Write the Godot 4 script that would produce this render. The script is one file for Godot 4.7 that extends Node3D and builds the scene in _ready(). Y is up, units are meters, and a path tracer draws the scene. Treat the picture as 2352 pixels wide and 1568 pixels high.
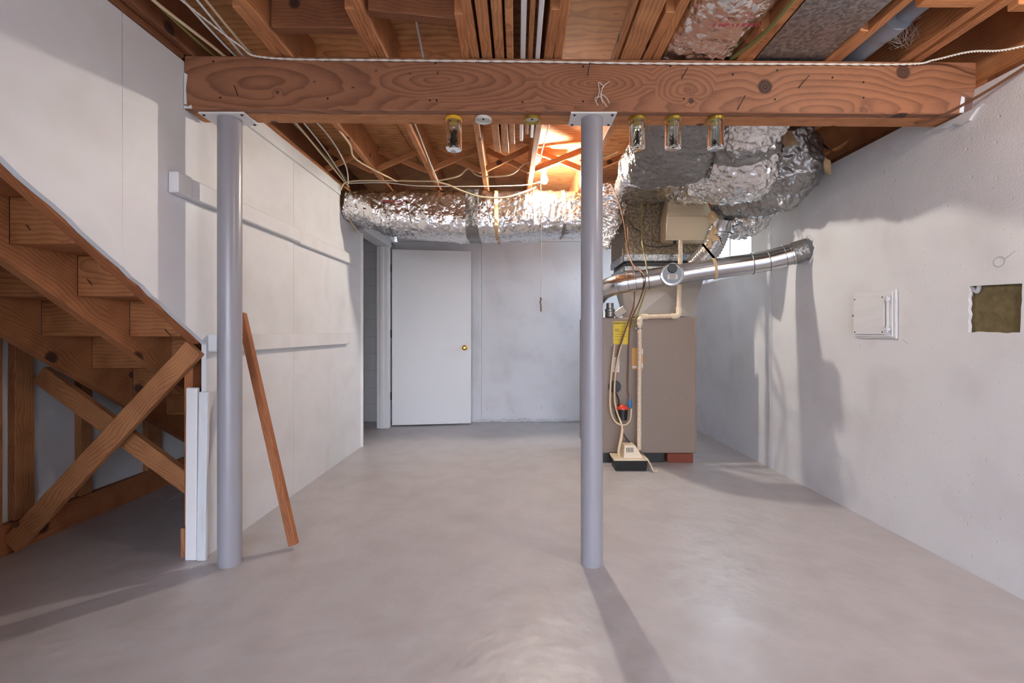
extends Node3D
# A painted basement: steel columns under a timber beam, open joists, foil-wrapped ducts, a furnace and the underside of a stair.
# Metres, y up. V(x, y, d) is a point d metres in front of the camera along -z.

var M := {}
var taken := {}
var boxes := {}
var rng := RandomNumberGenerator.new()
var crumple_low := FastNoiseLite.new()
var crumple_fine := FastNoiseLite.new()


func V(x: float, y: float, d: float) -> Vector3:
	return Vector3(x, y, -d)


# ------------------------------------------------------------------ naming
func numbered(called: String) -> String:
	if not taken.has(called):
		taken[called] = 0
		return called
	taken[called] += 1
	return "%s_%03d" % [called, taken[called]]


func tag(o: Node, label: String, category: String, group := "") -> Node:
	o.set_meta("label", label)
	o.set_meta("category", category)
	if group != "":
		o.set_meta("group", group)
	return o


func thing(called: String, label: String, category: String, at := Vector3.ZERO, group := "") -> Node3D:
	var o := Node3D.new()
	o.name = numbered(called)
	add_child(o)
	o.position = at
	tag(o, label, category, group)
	return o


func structure(called: String) -> Node3D:
	var o := Node3D.new()
	o.name = called
	add_child(o)
	o.set_meta("kind", "structure")
	return o


func put(called: String, mesh: Mesh, mat: Material, parent: Node = null) -> MeshInstance3D:
	var o := MeshInstance3D.new()
	o.mesh = mesh
	o.material_override = mat
	if parent == null:
		o.name = numbered(called)
		add_child(o)
	else:
		o.name = called
		parent.add_child(o, true)
	return o


# ------------------------------------------------------------------ mesh helpers
func tri(st: SurfaceTool, a: Vector3, b: Vector3, c: Vector3, n: Vector3, ua: Vector2, ub: Vector2, uc: Vector2) -> void:
	var turn := (b - a).cross(c - a).dot(n) > 0.0
	var ps := [a, c, b] if turn else [a, b, c]
	var us := [ua, uc, ub] if turn else [ua, ub, uc]
	for k in 3:
		st.set_normal(n)
		st.set_uv(us[k])
		st.add_vertex(ps[k])


func quad(st: SurfaceTool, a: Vector3, b: Vector3, c: Vector3, d: Vector3, n: Vector3, us: Array) -> void:
	tri(st, a, b, c, n, us[0], us[1], us[2])
	tri(st, a, c, d, n, us[0], us[2], us[3])


func box_uv(p: Vector3, axis: int, long: int, k: Vector4) -> Vector2:
	var o := 3 - axis - long
	if axis == long:
		return Vector2(p[(axis + 1) % 3] * k.x + k.z, p[(axis + 2) % 3] * k.x + k.w)
	return Vector2(p[long] * k.x + k.z, 0.5 - p[o] * k.y + k.w + 0.31 * axis)


func add_box(st: SurfaceTool, s: Vector3, b: float, k: Vector4, t := Transform3D()) -> void:
	# a box of size s with edges chamfered by b; k holds the texture's scale and offset, the long side along u
	var h := s * 0.5
	b = minf(b, minf(h.x, minf(h.y, h.z)) * 0.45)
	var long := 0
	for a in 3:
		if s[a] > s[long] + 0.0001:
			long = a
	var corner := func(sg: Vector3, axis: int) -> Vector3:
		var p := Vector3(sg.x * (h.x - b), sg.y * (h.y - b), sg.z * (h.z - b))
		p[axis] = sg[axis] * h[axis]
		return p
	var at := func(p: Vector3) -> Vector3: return t * p
	for axis in 3:
		var u := (axis + 1) % 3
		var v := (axis + 2) % 3
		for side in [-1.0, 1.0]:
			var ps := []
			var us := []
			for q in [[-1, -1], [1, -1], [1, 1], [-1, 1]]:
				var sg := Vector3.ZERO
				sg[axis] = side
				sg[u] = q[0]
				sg[v] = q[1]
				var p: Vector3 = corner.call(sg, axis)
				ps.append(at.call(p))
				us.append(box_uv(p, axis, long, k))
			var n := Vector3.ZERO
			n[axis] = side
			quad(st, ps[0], ps[1], ps[2], ps[3], (t.basis * n).normalized(), us)
		# the four edges that run along this axis
		if b <= 0.0:
			continue
		for e in [[-1, -1], [1, -1], [1, 1], [-1, 1]]:
			var s0 := Vector3.ZERO
			s0[u] = e[0]
			s0[v] = e[1]
			var s1 := s0
			s0[axis] = -1
			s1[axis] = 1
			var es: Array = [corner.call(s0, u), corner.call(s1, u), corner.call(s1, v), corner.call(s0, v)]
			var en := Vector3.ZERO
			en[u] = e[0]
			en[v] = e[1]
			var eu := []
			for p in es:
				eu.append(box_uv(p, u, long, k))
			quad(st, at.call(es[0]), at.call(es[1]), at.call(es[2]), at.call(es[3]), (t.basis * en).normalized(), eu)
	if b > 0.0:
		for i in 8:
			var sg := Vector3(1 if i & 1 else -1, 1 if i & 2 else -1, 1 if i & 4 else -1)
			var c0: Vector3 = corner.call(sg, 0)
			tri(st, at.call(c0), at.call(corner.call(sg, 1)), at.call(corner.call(sg, 2)), (t.basis * sg).normalized(), box_uv(c0, 0, long, k), box_uv(c0, 0, long, k), box_uv(c0, 0, long, k))


func begin() -> SurfaceTool:
	var st := SurfaceTool.new()
	st.begin(Mesh.PRIMITIVE_TRIANGLES)
	return st


func box_mesh(s: Vector3, b := 0.003, variant := -1, grained := true) -> Mesh:
	if variant < 0:
		variant = rng.randi() % 5
	var key := "%.4f %.4f %.4f %.4f %d %s" % [s.x, s.y, s.z, b, variant, grained]
	if not boxes.has(key):
		var st := begin()
		add_box(st, s, b, Vector4(0.5, 3.2 if grained else 0.5, 0.237 * variant, 0.171 * variant))
		boxes[key] = st.commit()
	return boxes[key]


func box(called: String, lo: Vector3, hi: Vector3, mat: Material, parent: Node = null, b := 0.003) -> MeshInstance3D:
	# lo and hi are given as (x, y, d)
	var o := put(called, box_mesh((hi - lo).abs(), b, -1, not mat.has_meta("even")), mat, parent)
	o.position = V((lo.x + hi.x) / 2, (lo.y + hi.y) / 2, (lo.z + hi.z) / 2)
	return o


func along(p0: Vector3, p1: Vector3, up := Vector3.UP) -> Transform3D:
	var x := (p1 - p0).normalized()
	var z := x.cross(up).normalized()
	if z.length() < 0.5:
		z = x.cross(Vector3.RIGHT).normalized()
	return Transform3D(Basis(x, z.cross(x).normalized(), z), (p0 + p1) / 2)


func board(called: String, p0: Vector3, p1: Vector3, h: float, w: float, mat: Material, parent: Node = null, up := Vector3.UP, b := 0.003) -> MeshInstance3D:
	# a plank from p0 to p1, h high along up and w thick
	var o := put(called, box_mesh(Vector3(p0.distance_to(p1), h, w), b), mat, parent)
	o.transform = along(p0, p1, up)
	return o


func grid_mesh(rows: Array, closed: bool, hint := Vector3.ZERO) -> ArrayMesh:
	# smooth mesh from rows of points; closed rings face away from their centres, open sheets face the hint
	var nr := rows.size()
	var nc: int = rows[0].size()
	var vs := PackedVector3Array()
	for r in rows:
		vs.append_array(r)
	var ns := PackedVector3Array()
	ns.resize(vs.size())
	var ix := PackedInt32Array()
	var last := nc if closed else nc - 1
	for i in nr - 1:
		for j in last:
			var a := i * nc + j
			var b := i * nc + (j + 1) % nc
			var c := (i + 1) * nc + (j + 1) % nc
			var d := (i + 1) * nc + j
			var n := (vs[c] - vs[a]).cross(vs[d] - vs[b])
			ns[a] += n
			ns[b] += n
			ns[c] += n
			ns[d] += n
			ix.append_array(PackedInt32Array([a, b, c, a, c, d]))
	var agree := 0.0
	for i in nr:
		var mid := Vector3.ZERO
		if closed:
			for j in nc:
				mid += vs[i * nc + j]
			mid /= nc
		for j in range(0, nc, 3):
			agree += ns[i * nc + j].dot(vs[i * nc + j] - mid if closed else hint)
	if agree < 0.0:
		for k in ns.size():
			ns[k] = -ns[k].normalized()
	else:
		for k in ns.size():
			ns[k] = ns[k].normalized()
		# front faces run clockwise
	var flip := agree > 0.0
	if flip:
		for k in range(0, ix.size(), 3):
			var q := ix[k + 1]
			ix[k + 1] = ix[k + 2]
			ix[k + 2] = q
	var uv := PackedVector2Array()
	for i in nr:
		for j in nc:
			uv.append(Vector2(float(j) / nc, float(i) / nr))
	var arrays := []
	arrays.resize(Mesh.ARRAY_MAX)
	arrays[Mesh.ARRAY_VERTEX] = vs
	arrays[Mesh.ARRAY_NORMAL] = ns
	arrays[Mesh.ARRAY_TEX_UV] = uv
	arrays[Mesh.ARRAY_INDEX] = ix
	var m := ArrayMesh.new()
	m.add_surface_from_arrays(Mesh.PRIMITIVE_TRIANGLES, arrays)
	return m


func eased(pts: Array, per := 8) -> Array:
	# Catmull-Rom through points (Vector3 or Vector4)
	var out := []
	for i in pts.size() - 1:
		var a = pts[maxi(i - 1, 0)]
		var b = pts[i]
		var c = pts[i + 1]
		var d = pts[mini(i + 2, pts.size() - 1)]
		for k in per:
			var t := float(k) / per
			out.append(0.5 * (2.0 * b + (c - a) * t + (2.0 * a - 5.0 * b + 4.0 * c - d) * t * t + (3.0 * b - a - 3.0 * c + d) * t * t * t))
	out.append(pts[-1])
	return out


func tube_mesh(pts: Array, r, sides := 8, capped := true) -> ArrayMesh:
	# r is a number or one radius per point
	var rows := []
	var side := Vector3.ZERO
	var n := pts.size()
	for i in n:
		var dir: Vector3 = (pts[mini(i + 1, n - 1)] - pts[maxi(i - 1, 0)]).normalized()
		if side == Vector3.ZERO:
			side = dir.cross(Vector3.UP)
			if side.length() < 0.05:
				side = dir.cross(Vector3.RIGHT)
		side = (side - dir * side.dot(dir)).normalized()
		var up := dir.cross(side)
		var rr: float = r[i] if r is Array else r
		var ring := PackedVector3Array()
		for j in sides:
			var a := TAU * j / sides
			ring.append(pts[i] + (side * cos(a) + up * sin(a)) * rr)
		if capped and i == 0:
			var dot := PackedVector3Array()
			for j in sides:
				dot.append(pts[0] + (ring[j] - pts[0]) * 0.02)
			rows.append(dot)
			rows.append(ring)
		rows.append(ring)
		if capped and i == n - 1:
			rows.append(ring)
			var dot := PackedVector3Array()
			for j in sides:
				dot.append(pts[i] + (ring[j] - pts[i]) * 0.02)
			rows.append(dot)
	return grid_mesh(rows, true)


func cable(called: String, pts: Array, r: float, mat: Material, parent: Node = null, sides := 7) -> MeshInstance3D:
	return put(called, tube_mesh(eased(pts, 7), r, sides), mat, parent)


func lathe_mesh(profile: Array, seg := 28) -> Mesh:
	# profile of (radius, height) points turned round y; flat along the profile, smooth around
	var st := begin()
	for i in profile.size() - 1:
		var a: Vector2 = profile[i]
		var b: Vector2 = profile[i + 1]
		var e := b - a
		if e.length() < 0.00001:
			continue
		var nn := Vector2(e.y, -e.x).normalized()
		for j in seg:
			var t0 := TAU * j / seg
			var t1 := TAU * (j + 1) / seg
			var c0 := Vector3(cos(t0), 0, sin(t0))
			var c1 := Vector3(cos(t1), 0, sin(t1))
			var p := [c0 * a.x + Vector3.UP * a.y, c1 * a.x + Vector3.UP * a.y, c1 * b.x + Vector3.UP * b.y, c0 * b.x + Vector3.UP * b.y]
			var n0 := c0 * nn.x + Vector3.UP * nn.y
			var n1 := c1 * nn.x + Vector3.UP * nn.y
			var face := (n0 + n1) * 0.5
			for t in [[0, 1, 2], [0, 2, 3]]:
				var q: Array = t
				if (p[q[1]] - p[q[0]]).cross(p[q[2]] - p[q[0]]).dot(face) > 0.0:
					q = [q[0], q[2], q[1]]
				for k in q:
					st.set_normal(n0 if k == 0 or k == 3 else n1)
					st.set_uv(Vector2(float(j) / seg, float(i)))
					st.add_vertex(p[k])
	return st.commit()


func slab_mesh(poly: PackedVector2Array, w0: float, w1: float, to_space: Callable, uvk := 0.5, grain := Vector2.ZERO) -> Mesh:
	# a polygon given thickness: to_space turns (u, v, w) into a point; the face at w0 looks away from w1
	var st := begin()
	var ix := Geometry2D.triangulate_polygon(poly)
	var lay := func(p: Vector2) -> Vector2:
		if grain == Vector2.ZERO:
			return p * uvk
		return Vector2(p.dot(grain) * 0.5, p.dot(grain.orthogonal()) * 3.2)
	var mid0: Vector3 = to_space.call(poly[0].x, poly[0].y, w0)
	var mid1: Vector3 = to_space.call(poly[0].x, poly[0].y, w1)
	var n := (mid0 - mid1).normalized()
	for k in range(0, ix.size(), 3):
		var p := [poly[ix[k]], poly[ix[k + 1]], poly[ix[k + 2]]]
		tri(st, to_space.call(p[0].x, p[0].y, w0), to_space.call(p[1].x, p[1].y, w0), to_space.call(p[2].x, p[2].y, w0), n, lay.call(p[0]), lay.call(p[1]), lay.call(p[2]))
		tri(st, to_space.call(p[0].x, p[0].y, w1), to_space.call(p[1].x, p[1].y, w1), to_space.call(p[2].x, p[2].y, w1), -n, lay.call(p[0]), lay.call(p[1]), lay.call(p[2]))
	var area := 0.0
	for k in poly.size():
		area += poly[k].cross(poly[(k + 1) % poly.size()])
	for k in poly.size():
		var a := poly[k]
		var b := poly[(k + 1) % poly.size()]
		var e := (b - a).normalized()
		var out := Vector2(e.y, -e.x) * signf(area)
		var zero: Vector3 = to_space.call(a.x, a.y, w0)
		var nn: Vector3 = (to_space.call(a.x + out.x, a.y + out.y, w0) - zero).normalized()
		var l := a.distance_to(b)
		quad(st, to_space.call(a.x, a.y, w0), to_space.call(b.x, b.y, w0), to_space.call(b.x, b.y, w1), to_space.call(a.x, a.y, w1), nn, [Vector2(0, 0), Vector2(l * uvk, 0), Vector2(l * uvk, absf(w1 - w0) * 3.0), Vector2(0, absf(w1 - w0) * 3.0)])
	return st.commit()


func duct_mesh(keys: Array, sizes: Array, power: float, low: float, fine: float, per := 20, around := 96, grown := 0.0, from := 0.0, to := 1.0) -> ArrayMesh:
	# a wrapped duct: keys are centres, sizes (half width, half height); the wrap is rumpled by real relief
	var cs := eased(keys, per)
	var four := []
	for s in sizes:
		four.append(Vector3(s.x, s.y, 0))
	var ss := eased(four, per)
	var rows := []
	var n := cs.size()
	for i in n:
		var f := float(i) / (n - 1)
		if f < from or f > to:
			continue
		var dir: Vector3 = (cs[mini(i + 1, n - 1)] - cs[maxi(i - 1, 0)]).normalized()
		var side := dir.cross(Vector3.UP).normalized()
		var up := side.cross(dir).normalized()
		var ring := PackedVector3Array()
		for j in around:
			var a := TAU * j / around
			var cx := signf(cos(a)) * pow(absf(cos(a)), 2.0 / power)
			var cy := signf(sin(a)) * pow(absf(sin(a)), 2.0 / power)
			var out: Vector3 = (side * cx * ss[i].y + up * cy * ss[i].x).normalized()
			var p: Vector3 = cs[i] + side * cx * (ss[i].x + grown) + up * cy * (ss[i].y + grown)
			var w := crumple_low.get_noise_3dv(p) * low + (absf(crumple_fine.get_noise_3dv(p)) - 0.3) * fine
			ring.append(p + out * w)
		rows.append(ring)
	for e in [0, -1]:
		var ring: PackedVector3Array = rows[e]
		var mid := Vector3.ZERO
		for p in ring:
			mid += p
		mid /= ring.size()
		var cap := PackedVector3Array()
		for p in ring:
			cap.append(mid + (p - mid) * 0.03)
		if e == 0:
			rows.push_front(ring)
			rows.push_front(cap)
		else:
			rows.append(ring)
			rows.append(cap)
	return grid_mesh(rows, true)


func sheet_mesh(corner: Vector3, across: Vector3, down: Vector3, nu: int, nv: int, bump: float, hint: Vector3, ragged := 0.0) -> ArrayMesh:
	# a rumpled sheet of foil or tape with two faces a little apart
	var n := across.cross(down).normalized()
	var rows := []
	for i in nv + 1:
		var row := PackedVector3Array()
		for j in nu + 1:
			var u := float(j) / nu
			var v := float(i) / nv
			var p := corner + across * u + down * v
			if ragged > 0.0:
				p += down.normalized() * ragged * v * crumple_low.get_noise_2d(u * across.length() * 3.0 + corner.x * 7.0, 3.3)
				p += across.normalized() * ragged * (u - 0.5) * crumple_low.get_noise_2d(v * down.length() * 3.0, 9.1 + corner.y)
			p += n * bump * (crumple_low.get_noise_3dv(p * 1.7) + 0.4 * crumple_fine.get_noise_3dv(p))
			row.append(p)
		rows.append(row)
	var thick := -hint.normalized() * 0.002
	var back := []
	for i in range(nv, -1, -1):
		var row := PackedVector3Array()
		for p in rows[i]:
			row.append(p + thick)
		back.append(row)
	var all := rows + back
	all.append(rows[0])
	return grid_mesh(all, false, hint)


func text(words: String, size: float, mat: Material, parent: Node, at: Transform3D) -> MeshInstance3D:
	var f := SystemFont.new()
	f.font_names = PackedStringArray(["Droid Sans"])
	f.font_weight = 700
	var m := TextMesh.new()
	m.text = words
	m.font = f
	m.font_size = 32
	m.pixel_size = size / 32.0
	m.depth = 0.0012
	m.curve_step = 2.0
	var o := put("lettering", m, mat, parent)
	o.transform = at
	return o


# ------------------------------------------------------------------ textures and materials
func noise(kind: int, freq: float, sd: int, octaves := 4) -> FastNoiseLite:
	var n := FastNoiseLite.new()
	n.noise_type = kind
	n.frequency = freq
	n.seed = sd
	n.fractal_octaves = octaves
	return n


func noise_tex(n: FastNoiseLite, stops: Array, side := 512) -> NoiseTexture2D:
	var t := NoiseTexture2D.new()
	t.width = side
	t.height = side
	t.seamless = true
	t.noise = n
	if stops.size():
		var g := Gradient.new()
		var offs := PackedFloat32Array()
		var cols := PackedColorArray()
		for s in stops:
			offs.append(s[0])
			cols.append(s[1])
		g.offsets = offs
		g.colors = cols
		t.color_ramp = g
	return t


func wood_texture(w: int, h: int, sd: int, rings: float, cathedral: bool, early: Color, late: Color, knots: Array) -> ImageTexture:
	var im := Image.create(w, h, false, Image.FORMAT_RGB8)
	var warp := noise(FastNoiseLite.TYPE_SIMPLEX_SMOOTH, 1.0, sd, 3)
	var fibre := noise(FastNoiseLite.TYPE_SIMPLEX, 1.0, sd + 7, 2)
	var blotch := noise(FastNoiseLite.TYPE_SIMPLEX_SMOOTH, 1.0, sd + 13, 3)
	for x in w:
		var u := float(x) / w
		var cx := cos(TAU * u)
		var sx := sin(TAU * u)
		var core := 0.04 + 0.3 * absf(warp.get_noise_2d(cx * 0.9 + 5.0, sx * 0.9))
		var lean := 0.35 * warp.get_noise_2d(cx * 0.6 - 9.0, sx * 0.6)
		for y in h:
			var v := float(y) / h
			var g: float
			var swirl := 0.0
			for k in knots:
				var du: float = (u - k.x) * 6.0
				var dv: float = v - k.y
				var q := exp(-(du * du + dv * dv) / (k.z * k.z * 9.0))
				swirl += q * k.z * 4.0 * signf(dv + 0.0001)
			var wv := warp.get_noise_3d(cx * 0.8, sx * 0.8, v * 1.1)
			var wv2 := warp.get_noise_3d(cx * 0.8, sx * 0.8, (v - 1.0) * 1.1)
			var wr := lerpf(wv, wv2, smoothstep(0.75, 1.0, v))
			if cathedral:
				g = rings * sqrt(pow(v - 0.5 + 0.1 * lean, 2.0) + core * core * 0.5) + 0.8 * wr
			else:
				g = rings * (v + 0.12 * wr + swirl * 0.12) + 1.2 * lean
			var f := g - floorf(g)
			var t := pow(f, 2.2) * (1.0 - smoothstep(0.88, 1.0, f))
			t = t * (0.55 + 0.9 * (0.5 + 0.5 * warp.get_noise_2d(floorf(g) * 3.1, 2.0)))
			t += 0.16 * fibre.get_noise_3d(cx * 9.0, sx * 9.0, v * 70.0)
			t = 0.72 * t + 0.42 * blotch.get_noise_3d(cx * 2.1, sx * 2.1, v * 1.6) + 0.1
			var c := early.lerp(late, clampf(t, 0.0, 1.0))
			for k in knots:
				var du: float = (u - k.x) * 6.0
				var dv: float = v - k.y
				var rr := sqrt(du * du + dv * dv) / float(k.z)
				if rr < 1.6:
					var ring := 0.5 + 0.5 * sin(rr * 16.0)
					c = c.lerp(Color(0.2, 0.12, 0.08).lerp(late, 0.4 * ring), clampf((1.6 - rr) * 1.4, 0.0, 0.9))
			im.set_pixel(x, y, c)
	return ImageTexture.create_from_image(im)


func beam_texture() -> ImageTexture:
	# the beam's front ply: long nested ellipses of flat-sawn pine and dark knots, 2048 x 200 for 3.55 x 0.235 m
	var w := 2048
	var h := 200
	var im := Image.create(w, h, false, Image.FORMAT_RGB8)
	var warp := noise(FastNoiseLite.TYPE_SIMPLEX_SMOOTH, 1.0, 31, 3)
	var fibre := noise(FastNoiseLite.TYPE_SIMPLEX, 1.0, 32, 2)
	# centre u, centre v, half length, half height of each heart of the grain
	var hearts := [[0.315, 0.42, 0.085, 0.30], [0.095, 0.5, 0.16, 0.7], [0.51, 0.47, 0.05, 0.22], [0.63, 0.55, 0.03, 0.3], [0.80, 0.95, 0.16, 0.55]]
	# u, v, radius as a share of the height, darkness
	var knots := [[0.728, 0.50, 0.13, 1.0], [0.905, 0.20, 0.13, 0.85], [0.632, 0.55, 0.12, 0.15], [0.634, 0.78, 0.05, 0.8], [0.115, 0.67, 0.03, 0.7], [0.855, 0.95, 0.08, 0.4]]
	for x in w:
		var u := float(x) / w
		var mm := u * 17.75
		for y in h:
			var v := float(y) / h
			var wr := warp.get_noise_2d(mm * 0.35, v * 1.6)
			var g := 99.0
			for q in hearts:
				var du: float = (u - q[0]) / q[2]
				var dv: float = (v - q[1] + 0.05 * wr) / q[3]
				g = minf(g, sqrt(du * du + dv * dv) * 4.6)
			g = minf(g, 5.6 + 13.0 * absf(v - 0.45 + 0.14 * warp.get_noise_2d(mm * 0.12, 4.0)))
			g += 0.55 * wr
			for k in knots:
				var du: float = (u - k[0]) * 15.1
				var dv: float = v - k[1]
				var rr: float = sqrt(du * du + dv * dv) / k[2]
				g += 1.5 * exp(-rr * rr * 0.16)
			var f := g - floorf(g)
			var t := pow(f, 2.0) * (1.0 - smoothstep(0.86, 1.0, f)) * 0.8
			t += 0.15 * fibre.get_noise_2d(mm * 3.0, v * 60.0) + 0.2 * warp.get_noise_2d(mm * 0.9 + 40.0, v * 2.2)
			var c := Color(0.62, 0.435, 0.325).lerp(Color(0.41, 0.265, 0.19), clampf(t, 0.0, 1.0))
			for k in knots:
				var du: float = (u - k[0]) * 15.1
				var dv: float = v - k[1]
				var rr: float = sqrt(du * du + dv * dv) / k[2] + 0.12 * warp.get_noise_2d(mm * 4.0, v * 9.0)
				if rr < 1.15:
					var dark := Color(0.15, 0.1, 0.08).lerp(Color(0.36, 0.22, 0.15), 0.5 + 0.5 * sin(rr * 15.0))
					c = c.lerp(dark, clampf((1.15 - rr) * 6.0, 0.0, 1.0) * k[3])
			im.set_pixel(x, y, c)
	return ImageTexture.create_from_image(im)


func pitted(side: int, sd: int, pits: int, roll: float) -> ImageTexture:
	# height of a rolled coat of paint over cast concrete: soft waves, fine stipple and small air holes
	var soft := noise(FastNoiseLite.TYPE_SIMPLEX_SMOOTH, 0.012, sd, 4)
	var im := soft.get_seamless_image(side, side)
	im.convert(Image.FORMAT_RF)
	var stipple := noise(FastNoiseLite.TYPE_SIMPLEX, 0.16, sd + 1, 2).get_seamless_image(side, side)
	stipple.convert(Image.FORMAT_RF)
	for y in side:
		for x in side:
			im.set_pixel(x, y, Color(0.5 + (im.get_pixel(x, y).r - 0.5) * 0.22 + (stipple.get_pixel(x, y).r - 0.5) * roll, 0, 0))
	var r := RandomNumberGenerator.new()
	r.seed = sd
	for k in pits:
		var cx := r.randi() % side
		var cy := r.randi() % side
		var rad := r.randf_range(0.8, 2.2) * (1.0 if r.randf() < 0.9 else 1.7)
		for dy in range(-5, 6):
			for dx in range(-5, 6):
				var q := Vector2(dx, dy * r.randf_range(0.9, 1.1)).length() / rad
				if q < 1.3:
					var px := posmod(cx + dx, side)
					var py := posmod(cy + dy, side)
					im.set_pixel(px, py, Color(im.get_pixel(px, py).r - 0.34 * clampf(1.3 - q, 0.0, 1.0), 0, 0))
	return ImageTexture.create_from_image(im)


func material(called: String, color: Color, rough: float, metal := 0.0) -> StandardMaterial3D:
	var m := StandardMaterial3D.new()
	m.resource_name = called
	m.albedo_color = color
	m.roughness = rough
	m.metallic = metal
	M[called] = m
	return m


func even(m: StandardMaterial3D, scale: float) -> void:
	# a surface without grain: its boxes are mapped alike both ways, 2 m to the unit
	m.set_meta("even", true)
	m.uv1_scale = Vector3.ONE * scale * 2.0


func triplanar(m: StandardMaterial3D, scale: float, world := true) -> void:
	m.uv1_triplanar = true
	m.uv1_world_triplanar = world
	m.uv1_scale = Vector3.ONE * scale
	m.uv1_triplanar_sharpness = 6.0


func relief(m: StandardMaterial3D, t: Texture2D, cm: float) -> void:
	m.heightmap_enabled = true
	m.heightmap_texture = t
	m.heightmap_scale = cm


func make_materials() -> void:
	var S := FastNoiseLite.TYPE_SIMPLEX_SMOOTH
	var C := FastNoiseLite.TYPE_CELLULAR
	var m: StandardMaterial3D
	# painted concrete
	var pits := pitted(768, 5, 260, 0.10)
	m = material("concrete_paint", Color(0.84, 0.845, 0.855), 0.62)
	even(m, 0.6)
	relief(m, pits, 0.55)
	m.albedo_texture = noise_tex(noise(S, 0.006, 3), [[0.0, Color(0.94, 0.93, 0.93)], [0.5, Color(0.99, 0.985, 0.985)], [1.0, Color(1, 1, 1)]])
	# painted board walls
	m = material("wall_paint", Color(0.835, 0.838, 0.845), 0.5)
	even(m, 0.7)
	relief(m, pitted(512, 8, 14, 0.05), 0.3)
	m.albedo_texture = noise_tex(noise(S, 0.005, 4), [[0.0, Color(0.95, 0.94, 0.93)], [0.6, Color(1, 1, 1)], [1.0, Color(0.98, 0.97, 0.98)]])
	m = material("white_paint", Color(0.87, 0.86, 0.855), 0.45)
	m = material("door_paint", Color(0.86, 0.86, 0.86), 0.42)
	m = material("column_paint", Color(0.57, 0.56, 0.58), 0.3)
	m = material("block_paint", Color(0.84, 0.845, 0.85), 0.6)
	even(m, 1.0)
	relief(m, pits, 0.4)
	# floor
	m = material("floor_paint", Color(0.725, 0.71, 0.71), 0.42)
	even(m, 0.42)
	m.albedo_texture = noise_tex(noise(S, 0.009, 12, 5), [[0.0, Color(0.945, 0.94, 0.935)], [0.45, Color(0.98, 0.978, 0.978)], [0.7, Color(1, 1, 1)], [1.0, Color(0.97, 0.97, 0.975)]], 1024)
	m.roughness_texture = noise_tex(noise(S, 0.012, 14, 4), [[0.0, Color(0.8, 0.8, 0.8)], [1.0, Color(1, 1, 1)]])
	relief(m, noise_tex(noise(S, 0.03, 15, 4), []), 0.25)
	# timber
	var straight := wood_texture(768, 192, 41, 22.0, false, Color(0.76, 0.55, 0.38), Color(0.56, 0.37, 0.235), [Vector3(0.2, 0.3, 0.05), Vector3(0.66, 0.7, 0.07), Vector3(0.88, 0.25, 0.04)])
	var flame := wood_texture(768, 192, 57, 19.0, true, Color(0.77, 0.56, 0.385), Color(0.54, 0.35, 0.22), [Vector3(0.4, 0.62, 0.06)])
	var ply := wood_texture(512, 512, 71, 7.0, true, Color(0.80, 0.62, 0.43), Color(0.55, 0.37, 0.22), [Vector3(0.3, 0.4, 0.03)])
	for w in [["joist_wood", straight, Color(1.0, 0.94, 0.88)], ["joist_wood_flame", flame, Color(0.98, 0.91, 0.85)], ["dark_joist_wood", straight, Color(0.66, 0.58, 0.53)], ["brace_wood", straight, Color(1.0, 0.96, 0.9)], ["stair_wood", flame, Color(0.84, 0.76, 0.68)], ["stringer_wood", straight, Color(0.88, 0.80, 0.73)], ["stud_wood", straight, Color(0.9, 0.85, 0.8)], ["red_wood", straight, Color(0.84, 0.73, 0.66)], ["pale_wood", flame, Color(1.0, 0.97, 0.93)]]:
		m = material(w[0], w[2], 0.72)
		m.albedo_texture = w[1]
		relief(m, w[1], 0.12)
	m = material("plywood", Color(0.98, 0.91, 0.84), 0.75)
	m.albedo_texture = ply
	var bt := beam_texture()
	m = material("beam_wood", Color(0.93, 0.89, 0.85), 0.66)
	m.albedo_texture = bt
	relief(m, bt, 0.1)
	material("old_wood", Color(0.2, 0.15, 0.12), 0.85)
	# metals
	var crease := noise(C, 0.03, 21, 2)
	crease.cellular_return_type = FastNoiseLite.RETURN_DISTANCE2_SUB
	var crease_tex := noise_tex(crease, [], 768)
	m = material("foil", Color(0.93, 0.925, 0.92), 0.26, 1.0)
	triplanar(m, 0.75)
	relief(m, crease_tex, 0.85)
	m = material("tape_grey", Color(0.56, 0.55, 0.54), 0.4, 0.65)
	triplanar(m, 1.1)
	relief(m, crease_tex, 0.8)
	m = material("tape_dark", Color(0.60, 0.59, 0.58), 0.34, 0.75)
	triplanar(m, 0.7)
	relief(m, crease_tex, 0.9)
	var spangle := noise(C, 0.06, 27, 1)
	spangle.cellular_return_type = FastNoiseLite.RETURN_CELL_VALUE
	var spangle_tex := noise_tex(spangle, [[0.0, Color(0.70, 0.71, 0.72)], [0.5, Color(0.86, 0.86, 0.86)], [1.0, Color(0.98, 0.98, 0.98)]])
	m = material("galvanized", Color(0.66, 0.665, 0.67), 0.36, 0.85)
	triplanar(m, 2.6)
	m.albedo_texture = spangle_tex
	relief(m, noise_tex(noise(S, 0.05, 28, 3), []), 0.12)
	m = material("stained_galvanized", Color(0.60, 0.55, 0.48), 0.5, 0.6)
	triplanar(m, 2.4)
	m.albedo_texture = noise_tex(noise(S, 0.03, 29, 5), [[0.0, Color(0.66, 0.61, 0.55)], [0.45, Color(0.78, 0.74, 0.68)], [0.58, Color(0.93, 0.90, 0.85)], [1.0, Color(1, 1, 1)]])
	m = material("bright_metal", Color(0.82, 0.82, 0.82), 0.18, 1.0)
	m = material("dull_metal", Color(0.55, 0.54, 0.53), 0.4, 0.9)
	material("dark_steel", Color(0.13, 0.12, 0.115), 0.5, 0.6)
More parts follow.
